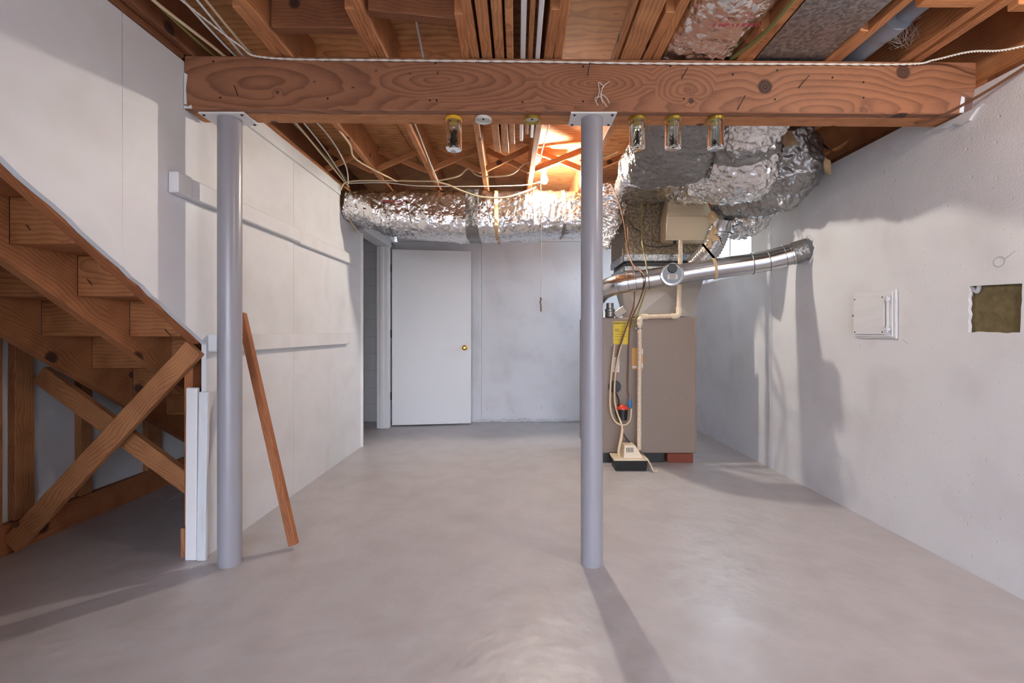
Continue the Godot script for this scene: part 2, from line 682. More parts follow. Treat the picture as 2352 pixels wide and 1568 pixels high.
	material("brass", Color(0.83, 0.62, 0.28), 0.22, 1.0)
	m = material("furnace_tan", Color(0.51, 0.44, 0.385), 0.42)
	m = material("plate_grey", Color(0.60, 0.56, 0.52), 0.45, 0.35)
	material("humidifier_beige", Color(0.80, 0.72, 0.60), 0.5)
	material("black_plastic", Color(0.07, 0.075, 0.07), 0.45)
	material("cream_plastic", Color(0.84, 0.77, 0.66), 0.45)
	material("red_plastic", Color(0.78, 0.25, 0.14), 0.4)
	material("blue_plastic", Color(0.22, 0.42, 0.62), 0.4)
	m = material("pipe_plastic", Color(0.84, 0.77, 0.68), 0.45)
	triplanar(m, 5.0)
	m.albedo_texture = noise_tex(noise(S, 0.03, 33, 4), [[0.0, Color(0.84, 0.76, 0.70)], [0.35, Color(0.93, 0.88, 0.84)], [0.55, Color(1, 1, 1)], [1.0, Color(1, 1, 1)]])
	material("grey_pipe", Color(0.50, 0.53, 0.57), 0.4)
	material("yellow_label", Color(0.86, 0.74, 0.14), 0.5)
	material("orange_label", Color(0.80, 0.58, 0.30), 0.5)
	material("paper", Color(0.86, 0.83, 0.78), 0.7)
	material("kraft_tape", Color(0.78, 0.66, 0.5), 0.6)
	material("ink", Color(0.08, 0.075, 0.07), 0.6)
	material("red_ink", Color(0.70, 0.22, 0.28), 0.6)
	material("cable_cream", Color(0.83, 0.74, 0.60), 0.45)
	material("cable_white", Color(0.86, 0.85, 0.82), 0.4)
	material("cable_brown", Color(0.44, 0.30, 0.20), 0.5)
	material("cable_olive", Color(0.50, 0.47, 0.26), 0.5)
	material("cable_black", Color(0.06, 0.06, 0.06), 0.5)
	material("rope", Color(0.84, 0.82, 0.79), 0.8)
	material("porcelain", Color(0.90, 0.88, 0.83), 0.25)
	material("lid_yellow", Color(0.86, 0.66, 0.16), 0.35)
	material("lid_white", Color(0.80, 0.79, 0.76), 0.4)
	material("lid_gold", Color(0.72, 0.62, 0.26), 0.3, 0.7)
	material("nail_steel", Color(0.22, 0.215, 0.21), 0.4, 0.7)
	material("red_brick", Color(0.46, 0.22, 0.15), 0.85)
	m = material("earth", Color(0.43, 0.385, 0.27), 0.95)
	triplanar(m, 2.0)
	m.albedo_texture = noise_tex(noise(S, 0.02, 36, 5), [[0.0, Color(0.86, 0.84, 0.78)], [1.0, Color(1, 1, 1)]])
	relief(m, noise_tex(noise(S, 0.02, 37, 3), []), 0.4)
	m = material("glass", Color(0.95, 0.98, 0.97, 0.03), 0.04)
	m.transparency = BaseMaterial3D.TRANSPARENCY_ALPHA
	m = material("jar_glass", Color(0.97, 0.99, 0.98, 0.0), 0.02)
	m.transparency = BaseMaterial3D.TRANSPARENCY_ALPHA
	m.refraction_enabled = true
	m.refraction_scale = 0.045
	m = material("bulb_glow", Color(1, 0.95, 0.85), 0.3)
	m.emission_enabled = true
	m.emission = Color(1.0, 0.86, 0.62)
	m.emission_energy_multiplier = 14.0


# ------------------------------------------------------------------ the right wall leans a little off the camera's axis
func RW(d: float, y: float, into: float) -> Vector3:
	# a point on the right wall's face, "into" metres inside the concrete
	return Vector3(2.038 - 0.0297 * d + into, y, -d)


func on_wall(d: float, y: float, out: float) -> Transform3D:
	# x along the wall towards the camera, y up, z out of the wall
	var x := Vector3(0.0297, 0, 1).normalized()
	return Transform3D(Basis(x, Vector3.UP, x.cross(Vector3.UP)), RW(d, y, -out))


func ragged(a: Vector2, b: Vector2, n: int, amount: float) -> Array:
	var out := []
	for k in n:
		var t := float(k) / n
		var j := 0.0 if k == 0 else amount
		out.append(a.lerp(b, t) + Vector2(rng.randf_range(-j, j), rng.randf_range(-j, j)))
	return out


func _ready() -> void:
	rng.seed = 20
	# ---------------- camera
	var cam := Camera3D.new()
	cam.name = "camera"
	add_child(cam)
	cam.position = Vector3(0, 1.06, 0)
	cam.near = 0.05
	cam.far = 60.0
	cam.projection = Camera3D.PROJECTION_FRUSTUM
	cam.size = 1568.0 / 1080.0 * 0.05
	cam.frustum_offset = Vector2(-24.0 / 1080.0, -22.0 / 1080.0) * 0.05
	cam.current = true
	# ---------------- sky and exposure
	var env := Environment.new()
	env.background_mode = Environment.BG_SKY
	var sky := Sky.new()
	var air := ProceduralSkyMaterial.new()
	air.sky_top_color = Color(0.66, 0.74, 0.88)
	air.sky_horizon_color = Color(0.88, 0.90, 0.94)
	air.ground_bottom_color = Color(0.30, 0.30, 0.29)
	air.ground_horizon_color = Color(0.44, 0.44, 0.43)
	air.sky_energy_multiplier = 1.0
	sky.sky_material = air
	env.sky = sky
	env.tonemap_mode = Environment.TONE_MAPPER_LINEAR
	env.background_energy_multiplier = 20.0
	env.tonemap_exposure = 1.0
	env.sdfgi_enabled = true
	env.ssao_enabled = true
	env.ssil_enabled = true
	var we := WorldEnvironment.new()
	we.name = "environment"
	we.environment = env
	add_child(we)
	# ---------------- unseen glazing behind the camera, placed to light the whole room softly
	var day := AreaLight3D.new()
	day.name = "unseen_rear_daylight"
	add_child(day)
	day.position = V(0.25, 1.08, -3.2)
	day.area_size = Vector2(3.2, 1.9)
	day.light_color = Color(0.97, 0.965, 1.0)
	day.light_energy = 4.5
	day.shadow_enabled = true

	# ---------------- daylight through the small window beyond the ducts
	var side := AreaLight3D.new()
	side.name = "side_window_daylight"
	add_child(side)
	side.transform = Transform3D(Basis(Vector3.UP, PI / 2), V(1.93, 1.8, 4.5))
	side.area_size = Vector2(1.05, 0.42)
	side.light_color = Color(0.86, 0.94, 1.0)
	side.light_energy = 2.2
	side.shadow_enabled = true
	crumple_low.noise_type = FastNoiseLite.TYPE_SIMPLEX_SMOOTH
	crumple_low.frequency = 3.2
	crumple_low.seed = 3
	crumple_fine.noise_type = FastNoiseLite.TYPE_SIMPLEX
	crumple_fine.frequency = 13.0
	crumple_fine.fractal_octaves = 3
	crumple_fine.seed = 9
	make_materials()
	build_shell()
	build_walls()
	build_timber()
	build_stairs()
	build_columns()
	build_ducts()
	build_furnace()
	build_lamps()
	build_wires()
	build_small_things()


# ------------------------------------------------------------------ floor, ceiling, outer walls
func build_shell() -> void:
	var f := box("floor", Vector3(-3.2, -0.12, -3.4), Vector3(2.6, 0, 5.9), M.floor_paint, null, 0.0)
	f.set_meta("kind", "structure")
	# plywood subfloor overhead, sheet by sheet
	var c := structure("ceiling")
	var d := -3.4
	var row := 0
	while d < 5.8:
		var x := -2.7 - (0.6 if row % 2 else 0.0)
		while x < 2.3:
			var x1 := minf(x + 2.436, 2.4)
			var o := put("plywood_sheet", box_mesh(Vector3(x1 - maxf(x, -2.7), 0.019, 1.216), 0.002, row % 5), M.plywood, c)
			o.position = V((x1 + maxf(x, -2.7)) / 2, 2.4865, d + 0.61)
			x += 2.44
		d += 1.22
		row += 1
	box("added_backing", Vector3(-2.75, 2.4975, -3.5), Vector3(2.45, 2.52, 5.85), M.plywood, c, 0.0)  # added backing above the sheets, keeps the sky out of their gaps
	# wall behind the camera, with an unseen window placed to light the room
	var w := structure("wall_front")
	box("panel", Vector3(-2.6, 0, -3.5), Vector3(-1.4, 2.477, -3.3), M.concrete_paint, w, 0.0)
	box("panel", Vector3(1.9, 0, -3.5), Vector3(2.35, 2.477, -3.3), M.concrete_paint, w, 0.0)
	box("panel", Vector3(-1.4, 2.09, -3.5), Vector3(1.9, 2.477, -3.3), M.concrete_paint, w, 0.0)
	window_in("unseen_window_2", V(0.25, 1.047, -3.4), Basis(), 3.3, 2.08)  # out of view, sized to let soft light into the room


func window_in(called: String, at: Vector3, turn: Basis, w: float, h: float) -> void:
	var n := structure(called)
	n.transform = Transform3D(turn, at)
	for s in [-1, 1]:
		var a := put("frame", box_mesh(Vector3(0.045, h, 0.06), 0.004), M.white_paint, n)
		a.position = Vector3(s * (w / 2 - 0.0225), 0, 0)
		var b := put("frame", box_mesh(Vector3(w - 0.09, 0.045, 0.06), 0.004), M.white_paint, n)
		b.position = Vector3(0, s * (h / 2 - 0.0225), 0)
	var mid := put("mullion", box_mesh(Vector3(0.03, h - 0.09, 0.04), 0.003), M.white_paint, n)
	mid.position = Vector3.ZERO
	for s in [-1, 1]:
		var g := put("pane", box_mesh(Vector3(w / 2 - 0.06, h - 0.09, 0.004), 0.0), M.glass, n)
		g.position = Vector3(s * (w / 4 - 0.015), 0, 0)


func build_walls() -> void:
	# ---- right wall: cast concrete with a beam pocket, a window opening, a rough square hole and form joints
	var w := structure("wall_right")
	var rw := func(u: float, v: float, t: float) -> Vector3: return RW(u, v, t)
	var P := func(pts: Array) -> PackedVector2Array: return PackedVector2Array(pts)
	var hole := []
	hole.append_array(ragged(Vector2(2.085, 1.058), Vector2(1.873, 1.058), 9, 0.004))
	hole.append_array(ragged(Vector2(1.873, 1.058), Vector2(1.865, 1.252), 6, 0.004))
	hole.append_array(ragged(Vector2(1.865, 1.252), Vector2(2.08, 1.262), 4, 0.001))
	hole.append_array(ragged(Vector2(2.08, 1.262), Vector2(2.085, 1.058), 8, 0.005))
	# lower and upper halves round the hole, split at the hole's lower corners
	var low := [Vector2(1.6, 0.0), Vector2(3.637, 0.0), Vector2(3.637, 1.058)]
	for k in range(0, 10):
		low.append(hole[k])
	low.append(Vector2(1.6, 1.058))
	put("panel", slab_mesh(P.call(low), 0.0, 0.22, rw), M.concrete_paint, w)
	var up := [Vector2(1.6, 1.058), hole[9]]
	for k in range(10, hole.size()):
		up.append(hole[k])
	up.append(hole[0])
	up.append_array([Vector2(3.637, 1.058), Vector2(3.637, 2.12), Vector2(2.26, 2.12), Vector2(2.25, 2.035), Vector2(2.07, 2.035), Vector2(2.055, 2.12), Vector2(1.6, 2.12)])
	put("panel", slab_mesh(P.call(up), 0.0, 0.22, rw), M.concrete_paint, w)
	put("panel", slab_mesh(P.call([Vector2(-3.4, 0), Vector2(1.6, 0), Vector2(1.6, 2.12), Vector2(-3.4, 2.12)]), 0.0, 0.22, rw), M.concrete_paint, w)
	# beyond the form joint, round the window opening
	put("panel", slab_mesh(P.call([Vector2(3.642, 0), Vector2(5.6, 0), Vector2(5.6, 1.56), Vector2(3.642, 1.56)]), 0.0, 0.22, rw), M.concrete_paint, w)
	put("panel", slab_mesh(P.call([Vector2(3.642, 1.56), Vector2(3.95, 1.56), Vector2(3.95, 2.12), Vector2(3.642, 2.12)]), 0.0, 0.22, rw), M.concrete_paint, w)
	put("panel", slab_mesh(P.call([Vector2(5.05, 1.56), Vector2(5.6, 1.56), Vector2(5.6, 2.12), Vector2(5.05, 2.12)]), 0.0, 0.22, rw), M.concrete_paint, w)
	put("panel", slab_mesh(P.call([Vector2(3.95, 2.04), Vector2(5.05, 2.04), Vector2(5.05, 2.12), Vector2(3.95, 2.12)]), 0.0, 0.22, rw), M.concrete_paint, w)
	put("joint", slab_mesh(P.call([Vector2(3.636, 0), Vector2(3.643, 0), Vector2(3.643, 2.12), Vector2(3.636, 2.12)]), 0.012, 0.2, rw), M.concrete_paint, w)
	put("hole_lining", slab_mesh(P.call([Vector2(1.78, 0.97), Vector2(2.17, 0.97), Vector2(2.17, 1.35), Vector2(1.78, 1.35)]), 0.015, 0.22, rw), M.earth, w)
	put("paint_drip", tube_mesh(eased([RW(2.083, 1.256, 0.01), RW(2.07, 1.245, 0.014), RW(2.058, 1.236, 0.014), RW(2.05, 1.25, 0.014), RW(2.05, 1.262, 0.014)], 5), 0.009, 8), M.concrete_paint, w)
	# a filled pipe hole and small scars
	var ring := []
	for k in 25:
		var a := TAU * k / 24.0
		ring.append(RW(1.953 + 0.022 * cos(a), 1.352 + 0.02 * sin(a), 0.0005))
	put("patch_ring", tube_mesh(ring, 0.0022, 6, false), M.concrete_paint, w)
	for s in [[2.43, 1.02, 2.40, 1.0], [2.72, 0.99, 2.73, 0.955], [1.93, 1.36, 1.89, 1.385]]:
		put("scar", tube_mesh([RW(s[0], s[1], 0.0006), RW(s[2], s[3], 0.0006)], 0.0018, 6), M.concrete_paint, w)
	# mortar round the beam's end and where the flue goes in
	put("mortar", slab_mesh(P.call(ragged(Vector2(2.01, 2.035), Vector2(2.07, 1.99), 3, 0.01) + ragged(Vector2(2.07, 1.99), Vector2(2.3, 2.03), 6, 0.008) + ragged(Vector2(2.3, 2.03), Vector2(2.01, 2.035), 2, 0.002)), -0.012, 0.02, rw), M.concrete_paint, w)
	var lump := []
	for k in 26:
		var a := TAU * k / 24.0
		lump.append(RW(3.21 + (0.085 + 0.012 * sin(k * 2.7)) * cos(a), 1.62 + (0.085 + 0.012 * cos(k * 1.9)) * sin(a), 0.004))
	put("mortar", tube_mesh(lump, 0.013, 7, false), M.concrete_paint, w)
	# sill timber and rim board on top of the wall
	var t := structure("trim_1")
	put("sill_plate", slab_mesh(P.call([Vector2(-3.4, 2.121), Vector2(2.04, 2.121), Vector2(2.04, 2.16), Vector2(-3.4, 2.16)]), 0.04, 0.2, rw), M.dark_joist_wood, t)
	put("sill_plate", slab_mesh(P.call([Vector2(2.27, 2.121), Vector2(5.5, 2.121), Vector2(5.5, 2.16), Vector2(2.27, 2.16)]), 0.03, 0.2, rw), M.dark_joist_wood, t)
	put("rim_board", slab_mesh(P.call([Vector2(-3.4, 2.162), Vector2(5.5, 2.162), Vector2(5.5, 2.475), Vector2(-3.4, 2.475)]), 0.13, 0.2, rw, 0.5, Vector2(1, 0)), M.joist_wood, t)
	window_in("window_1", RW(4.5, 1.80, 0.1), Basis(Vector3.UP, PI / 2), 1.1, 0.48)

	# ---- back wall: two cast panels with a joint between, painted blocks beyond the doorway
	var b := structure("wall_back")
	box("panel", Vector3(-1.5, 0, 5.53), Vector3(-0.494, 2.12, 5.75), M.concrete_paint, b, 0.004)
	box("panel", Vector3(-0.482, 0, 5.53), Vector3(1.99, 2.12, 5.75), M.concrete_paint, b, 0.004)
	box("joint", Vector3(-0.496, 0, 5.538), Vector3(-0.48, 2.12, 5.75), M.concrete_paint, b, 0.0)
	for r in 11:
		for k in 4:
			var x0 := -2.9 + 0.4 * k + (0.2 if r % 2 else 0.0)
			var x1 := minf(x0 + 0.394, -1.503)
			if x1 - x0 > 0.05:
				box("block", Vector3(x0, 0.2 * r + 0.004, 5.535), Vector3(x1, 0.2 * r + 0.196, 5.72), M.block_paint, b, 0.004)
	box("mortar_bed", Vector3(-2.9, 0, 5.541), Vector3(-1.5, 2.2, 5.7), M.block_paint, b, 0.0)
	# trowelled lumps along the foot of the wall
	for k in 16:
		var x := -0.55 + k * 0.075 + rng.randf_range(-0.02, 0.02)
		var pts := [V(x, 0.012, 5.53), V(x + 0.05, 0.02 + rng.randf() * 0.02, 5.53), V(x + 0.1, 0.012, 5.53)]
		put("skim_ridge", tube_mesh(eased(pts, 4), 0.009 + 0.006 * rng.randf(), 6), M.concrete_paint, b)
	for s in [[-0.41, 0.14, -0.4, 0.2], [-0.1, 0.12, -0.13, 0.165], [-0.09, 0.1, -0.1, 0.12], [0.22, 0.15, 0.23, 0.19], [-0.46, 0.12, -0.43, 0.13]]:
		put("scar", tube_mesh([V(s[0], s[1], 5.529), V(s[2], s[3], 5.529)], 0.006, 6), M.concrete_paint, b)
	var t2 := structure("trim_2")
	box("sill_plate", Vector3(-1.47, 2.121, 5.50), Vector3(1.95, 2.225, 5.56), M.white_paint, t2, 0.004)
	box("rim_board", Vector3(-2.9, 2.227, 5.57), Vector3(1.95, 2.476, 5.61), M.dark_joist_wood, t2, 0.002)

	# ---- left wall: boarded partition, cut along the stair
	var l := structure("wall_left")
	var lw := func(u: float, v: float, t: float) -> Vector3: return V(-1.49 - t, v, u)
	var edge := []
	for k in 27:
		var dd := 0.9 + 0.05 * k
		edge.append(Vector2(dd + rng.randf_range(-0.004, 0.004), 1.565 - 0.644 * (dd - 1.341) + rng.randf_range(-0.004, 0.004)))
	put("panel", slab_mesh(P.call([Vector2(-3.4, 0), Vector2(0.9, 0), edge[0], Vector2(0.9, 2.25), Vector2(-3.4, 2.25)]), 0.0, 0.022, lw), M.wall_paint, l)
	put("panel", slab_mesh(P.call(edge.slice(0, 18) + [Vector2(1.749, 2.25), Vector2(0.902, 2.25)]), 0.0, 0.022, lw), M.wall_paint, l)
	put("panel", slab_mesh(P.call([Vector2(1.752, 1.305)] + edge.slice(18, 27) + [Vector2(2.215, 1.0), Vector2(2.215, 0.0), Vector2(3.06, 0.0), Vector2(3.06, 2.25), Vector2(1.752, 2.25)]), 0.0, 0.022, lw), M.wall_paint, l)
	put("panel", slab_mesh(P.call([Vector2(3.063, 0), Vector2(4.33, 0), Vector2(4.33, 1.97)] + ragged(Vector2(4.3, 1.98), Vector2(3.86, 2.02), 6, 0.008) + [Vector2(3.84, 2.1), Vector2(3.835, 2.25), Vector2(3.063, 2.25)]), 0.0, 0.022, lw), M.wall_paint, l)
	box("panel", Vector3(-1.59, 2.085, 4.36), Vector3(-1.49, 2.25, 5.53), M.wall_paint, l, 0.0)
	# boards along the top, the end cap and two nailed rails
	put("top_board", slab_mesh(P.call([Vector2(2.25, 2.172), Vector2(3.82, 2.172), Vector2(3.82, 2.252), Vector2(2.25, 2.252)]), -0.014, 0.0, lw), M.wall_paint, l)
	box("end_cap", Vector3(-1.6, 0, 4.331), Vector3(-1.472, 1.97, 4.352), M.white_paint, l, 0.002)
	var t3 := structure("trim_3")
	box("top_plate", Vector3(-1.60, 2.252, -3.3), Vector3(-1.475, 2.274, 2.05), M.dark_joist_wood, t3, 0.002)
	box("top_plate", Vector3(-1.60, 2.252, 2.24), Vector3(-1.47, 2.274, 5.5), M.joist_wood, t3, 0.002)
	var t4 := structure("trim_4")
	box("rail", Vector3(-1.488, 1.647, 2.06), Vector3(-1.452, 1.732, 3.08), M.wall_paint, t4, 0.004)
	box("rail", Vector3(-1.488, 1.640, 3.085), Vector3(-1.456, 1.722, 4.02), M.wall_paint, t4, 0.004)
	box("end_block", Vector3(-1.488, 1.647, 1.975), Vector3(-1.446, 1.735, 2.058), M.wall_paint, t4, 0.003)
	var t5 := structure("trim_5")
	box("rail", Vector3(-1.488, 0.96, 2.30), Vector3(-1.45, 1.05, 3.97), M.wall_paint, t5, 0.004)
	box("end_block", Vector3(-1.488, 0.965, 2.216), Vector3(-1.44, 1.05, 2.296), M.wall_paint, t5, 0.008)

	# ---- wall beyond the stair: board on flat studs
	var s := structure("wall_stair")
	box("panel", Vector3(-2.52, 0, -3.4), Vector3(-2.49, 2.476, 5.53), M.wall_paint, s, 0.0)
	for q in [[2.12, 2.22], [2.272, 2.366], [2.61, 2.685], [3.08, 3.2], [3.6, 3.69], [4.1, 4.19]]:
		box("stud", Vector3(-2.489, 0.146, q[0]), Vector3(-2.452, 2.3, q[1]), M.stud_wood, s)
	box("bottom_plate", Vector3(-2.489, 0, 1.9), Vector3(-2.448, 0.144, 4.6), M.red_wood, s)

	# ---- doorway in the line of the left wall, its door open flat towards the back wall
	var door := structure("door_1")
	box("jamb", Vector3(-1.60, 0, 5.16), Vector3(-1.478, 2.0, 5.19), M.door_paint, door)
	box("stop", Vector3(-1.56, 0, 5.145), Vector3(-1.525, 2.0, 5.16), M.door_paint, door)
	box("casing", Vector3(-1.489, 0, 5.19), Vector3(-1.470, 2.07, 5.24), M.door_paint, door)
	box("header", Vector3(-1.60, 2.002, 4.354), Vector3(-1.46, 2.083, 5.25), M.door_paint, door)
	var slab := board("slab", V(-1.462, 1.0, 5.275), V(-0.59, 1.0, 5.395), 1.97, 0.035, M.door_paint, door)
	for y in [1.765, 1.04, 0.345]:
		var h := put("hinge", box_mesh(Vector3(0.02, 0.09, 0.02), 0.004), M.dark_steel, door)
		h.position = V(-1.470, y, 5.243)
	var knob := put("knob", lathe_mesh([Vector2(0, 0.0), Vector2(0.032, 0.0), Vector2(0.031, 0.006), Vector2(0.013, 0.009), Vector2(0.012, 0.026), Vector2(0.022, 0.033), Vector2(0.0275, 0.045), Vector2(0.025, 0.057), Vector2(0.012, 0.064), Vector2(0, 0.065)], 24), M.brass, door)
	knob.transform = Transform3D(slab.transform.basis * Basis(Vector3.RIGHT, PI / 2), V(-0.66, 0.88, 5.352))
	var latch := put("latch", box_mesh(Vector3(0.004, 0.055, 0.02), 0.001), M.brass, door)
	latch.position = V(-0.588, 0.88, 5.393)


# ------------------------------------------------------------------ beam, joists, bridging, loose lumber
func beam_front(x: float) -> float:
	return 2.067 + 0.0143 * (x + 1.49)


func build_timber() -> void:
	# three plies side by side; the beam runs a touch away from the camera to the right
	var beam := thing("support_beam", "long brown three-ply timber beam resting on two grey columns", "beam")
	var dir := Vector3(1, 0, -0.0143).normalized()
	var x0 := -1.488
	var x1 := 2.045
	for k in 3:
		var off := 0.0225 + 0.0465 * k
		var a := V(x0, 2.1575, beam_front(x0) + off)
		var st := begin()
		var l := (x1 - x0) / dir.x
		if k == 0:
			add_box(st, Vector3(l, 0.235, 0.045), 0.004, Vector4(1.0 / l, 1.0 / 0.235, 0.5, 0.38))
		else:
			add_box(st, Vector3(l, 0.235, 0.045), 0.004, Vector4(0.5, 3.2, 0.3 * k, 0.2 * k))
		var o := put("ply", st.commit(), M.beam_wood if k == 0 else M.joist_wood, beam)
		o.transform = along(a, a + dir * l)
	# nails left in the front face: place, and how far the shank leans
	for q in [[-1.27, 2.145, 0.03, -0.055], [-0.915, 2.165, 0.004, -0.014], [-0.745, 2.14, 0.0, -0.014], [-0.645, 2.215, 0.003, -0.013], [-0.50, 2.205, 0.012, -0.016], [-0.375, 2.212, 0.003, -0.022], [0.29, 2.20, 0.006, 0.045], [0.71, 2.19, 0.02, 0.035], [0.96, 2.05, 0.025, 0.055], [1.235, 2.15, 0.035, 0.045], [0.08, 2.2, 0.0, -0.015]]:
		var p := V(q[0], q[1], beam_front(q[0]))
		var tip := p + Vector3(q[2], q[3], 0.024)
		var n := put("nail", tube_mesh([p, tip, tip + (tip - p).normalized() * 0.0005], [0.0017, 0.0017, 0.0017], 6), M.dark_steel, beam)
		n.name = "nail"
	for q in [[-1.36, 2.25], [-0.87, 2.255], [-0.59, 2.257], [-1.33, 2.09], [-0.86, 2.09], [-0.41, 2.085], [-0.385, 2.25], [0.0, 2.08], [-0.38, 2.085], [0.27, 2.24], [0.66, 2.245], [0.94, 2.21], [1.14, 2.23], [1.39, 2.2], [1.13, 2.1], [1.53, 2.18], [1.53, 2.11], [0.27, 2.085], [0.72, 2.1]]:
		var o := put("nail_head", lathe_mesh([Vector2(0, 0), Vector2(0.0045, 0), Vector2(0.0042, 0.0016), Vector2(0, 0.002)], 8), M.dark_steel, beam)
		o.transform = Transform3D(Basis(Vector3.RIGHT, PI / 2), V(q[0], q[1], beam_front(q[0])))

	# wall paint slopped over the beam's ends
	var bf := func(u: float, v: float, t: float) -> Vector3: return V(u, v, beam_front(u) + t)
	for q in [[Vector2(-1.487, 2.20), Vector2(-1.487, 2.06), Vector2(-1.475, 2.06), Vector2(-1.479, 2.13), Vector2(-1.472, 2.19)], [Vector2(-1.487, 2.055), Vector2(-1.487, 2.042), Vector2(-1.452, 2.042), Vector2(-1.456, 2.058), Vector2(-1.468, 2.05)], [Vector2(1.965, 2.045), Vector2(1.985, 2.045), Vector2(1.99, 2.115), Vector2(1.975, 2.12), Vector2(1.97, 2.09)]]:
		put("paint_daub", slab_mesh(PackedVector2Array(q), -0.0015, 0.001, bf), M.wall_paint, beam)

	# joists beyond the beam lap past its near side; joists on the near side lie against them
	var far := [[-1.455, "dark floor joist running along the top of the left wall"], [-1.069, "floor joist leftmost of those clear of the left wall"], [-0.651, "second clear floor joist from the left wall, over the yellow-lidded jar's left"], [-0.243, "floor joist straight above the middle of the open door"], [0.125, "floor joist carrying the bare glowing bulb"], [0.565, "floor joist between the right column and the foil duct"], [0.985, "floor joist between the two ducts above the furnace"], [1.385, "floor joist right of the galvanized bay panel"], [1.79, "floor joist nearest the right concrete wall"]]
	var far_start := [1.6, 1.76, 1.768, 1.80, 1.775, 1.79, 1.9, 1.9, 1.72]
	for k in far.size():
		var fx: float = far[k][0]
		var a := V(fx, 2.376, far_start[k])
		var b := V(fx - 0.03 * (5.5 - far_start[k]), 2.376, 5.5)
		var o := board("floor_joist", a, b, 0.198, 0.038, M.joist_wood if k % 2 else M.joist_wood_flame)
		tag(o, far[k][1], "joist", "joists beyond the beam")
		if k == 0:
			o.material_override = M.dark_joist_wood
	var near := ["near-side joist lapped on the leftmost clear joist above the beam", "near-side joist lapped on the second clear joist above the beam", "near-side joist lapped on the joist above the open door", "near-side joist lapped on the joist that carries the bulb", "near-side joist lying against the foil duct above the beam", "near-side joist between the foil duct and the galvanized bay panel", "near-side joist on the right edge of the galvanized bay panel", "near-side joist closest to the right concrete wall above the beam"]
	for k in near.size():
		var fx: float = far[k + 1][0]
		var gap := 0.042 if fx < 0.9 else 0.041
		if k == 7:
			gap = -0.06
		var o := board("floor_joist", V(fx + gap, 2.376, -3.2), V(fx + gap - 0.01, 2.376, 2.32), 0.198, 0.038, M.joist_wood_flame if k % 2 else M.joist_wood)
		tag(o, near[k], "joist", "joists on the near side of the beam")
	# dark solid blocking between near joists
	var bl := [[V(-1.005, 2.376, 1.90), V(-0.672, 2.376, 1.905), "dark blocking board between the two leftmost near joists"], [V(-0.588, 2.376, 1.80), V(-0.264, 2.376, 1.85), "dark blocking board skewed between the second and third near joists"], [V(1.475, 2.376, 1.745), V(1.70, 2.376, 1.745), "blocking board high in the top right corner bay"], [V(1.82, 2.36, 1.745), V(2.09, 2.36, 1.745), "short blocking board against the right wall's rim, top right corner"]]
	for q in bl:
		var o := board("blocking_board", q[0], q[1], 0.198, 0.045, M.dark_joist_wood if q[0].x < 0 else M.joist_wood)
		tag(o, q[2], "blocking", "blocking boards between joists")
	# crossed bridging between the far joists
	var bays := [[-1.455, -1.069, "the bay beside the left wall"], [-1.069, -0.651, "the second bay from the left wall"], [-0.651, -0.243, "the bay behind the yellow-lidded jar"], [-0.243, 0.125, "the bay left of the bulb"], [0.125, 0.565, "the bay right of the bulb"], [0.565, 0.985, "the bay behind the right column"]]
	for q in bays:
		var a: float = q[0] - 0.052 + 0.02
		var b: float = q[1] - 0.052 - 0.02
		if q[0] < 0.5:
			tag(board("cross_brace", V(a, 2.45, 3.6), V(b, 2.29, 3.6), 0.042, 0.02, M.brace_wood), "thin bridging strip falling to the right in " + q[2], "bridging", "cross bridging")
		tag(board("cross_brace", V(a, 2.29, 3.555), V(b, 2.45, 3.555), 0.042, 0.02, M.brace_wood), "thin bridging strip rising to the right in " + q[2], "bridging", "cross bridging")
	# spare lumber lying on the beam between the joists
	var spare := [[-0.148, 0.05, 0.16, "joist_wood", 3.18, "broad striped spare board lying on the beam beside the middle joist"], [-0.092, 0.045, 0.12, "pale_wood", 3.2, "pale spare board second in the bundle on the beam"], [-0.045, 0.035, 0.10, "pale_wood", 3.05, "narrow spare board third in the bundle on the beam"], [0.012, 0.026, 0.05, "white_paint", 3.0, "thin white strip of trim on the beam, left of its twin"], [0.045, 0.024, 0.07, "stud_wood", 2.9, "slim bare strip between the two white trims on the beam"], [0.078, 0.024, 0.05, "white_paint", 2.95, "thin white strip of trim on the beam, right of its twin"]]
	for q in spare:
		var h: float = q[2]
		var o := board("spare_board", V(q[0], 2.2765 + h / 2, 1.15), V(q[0] - 0.02, 2.2765 + h / 2, q[4]), h, q[1] - 0.004, M[q[3]])
		tag(o, q[5], "board", "lumber stored on the beam")
	# sawn lining strips nailed up in the front bays, bright from the bulb beyond
	tag(board("spare_board", V(0.418, 2.2945, 1.2), V(0.412, 2.2945, 2.9), 0.034, 0.024, M.stud_wood), "dark-edged slim strip on the beam in the bay right of the bulb joist", "board", "lumber stored on the beam")
	tag(board("spare_board", V(0.487, 2.2955, 1.1), V(0.48, 2.2955, 2.75), 0.036, 0.09, M.pale_wood), "broad orange-lit board lying flat left of the foil duct above the beam", "board", "lumber stored on the beam")


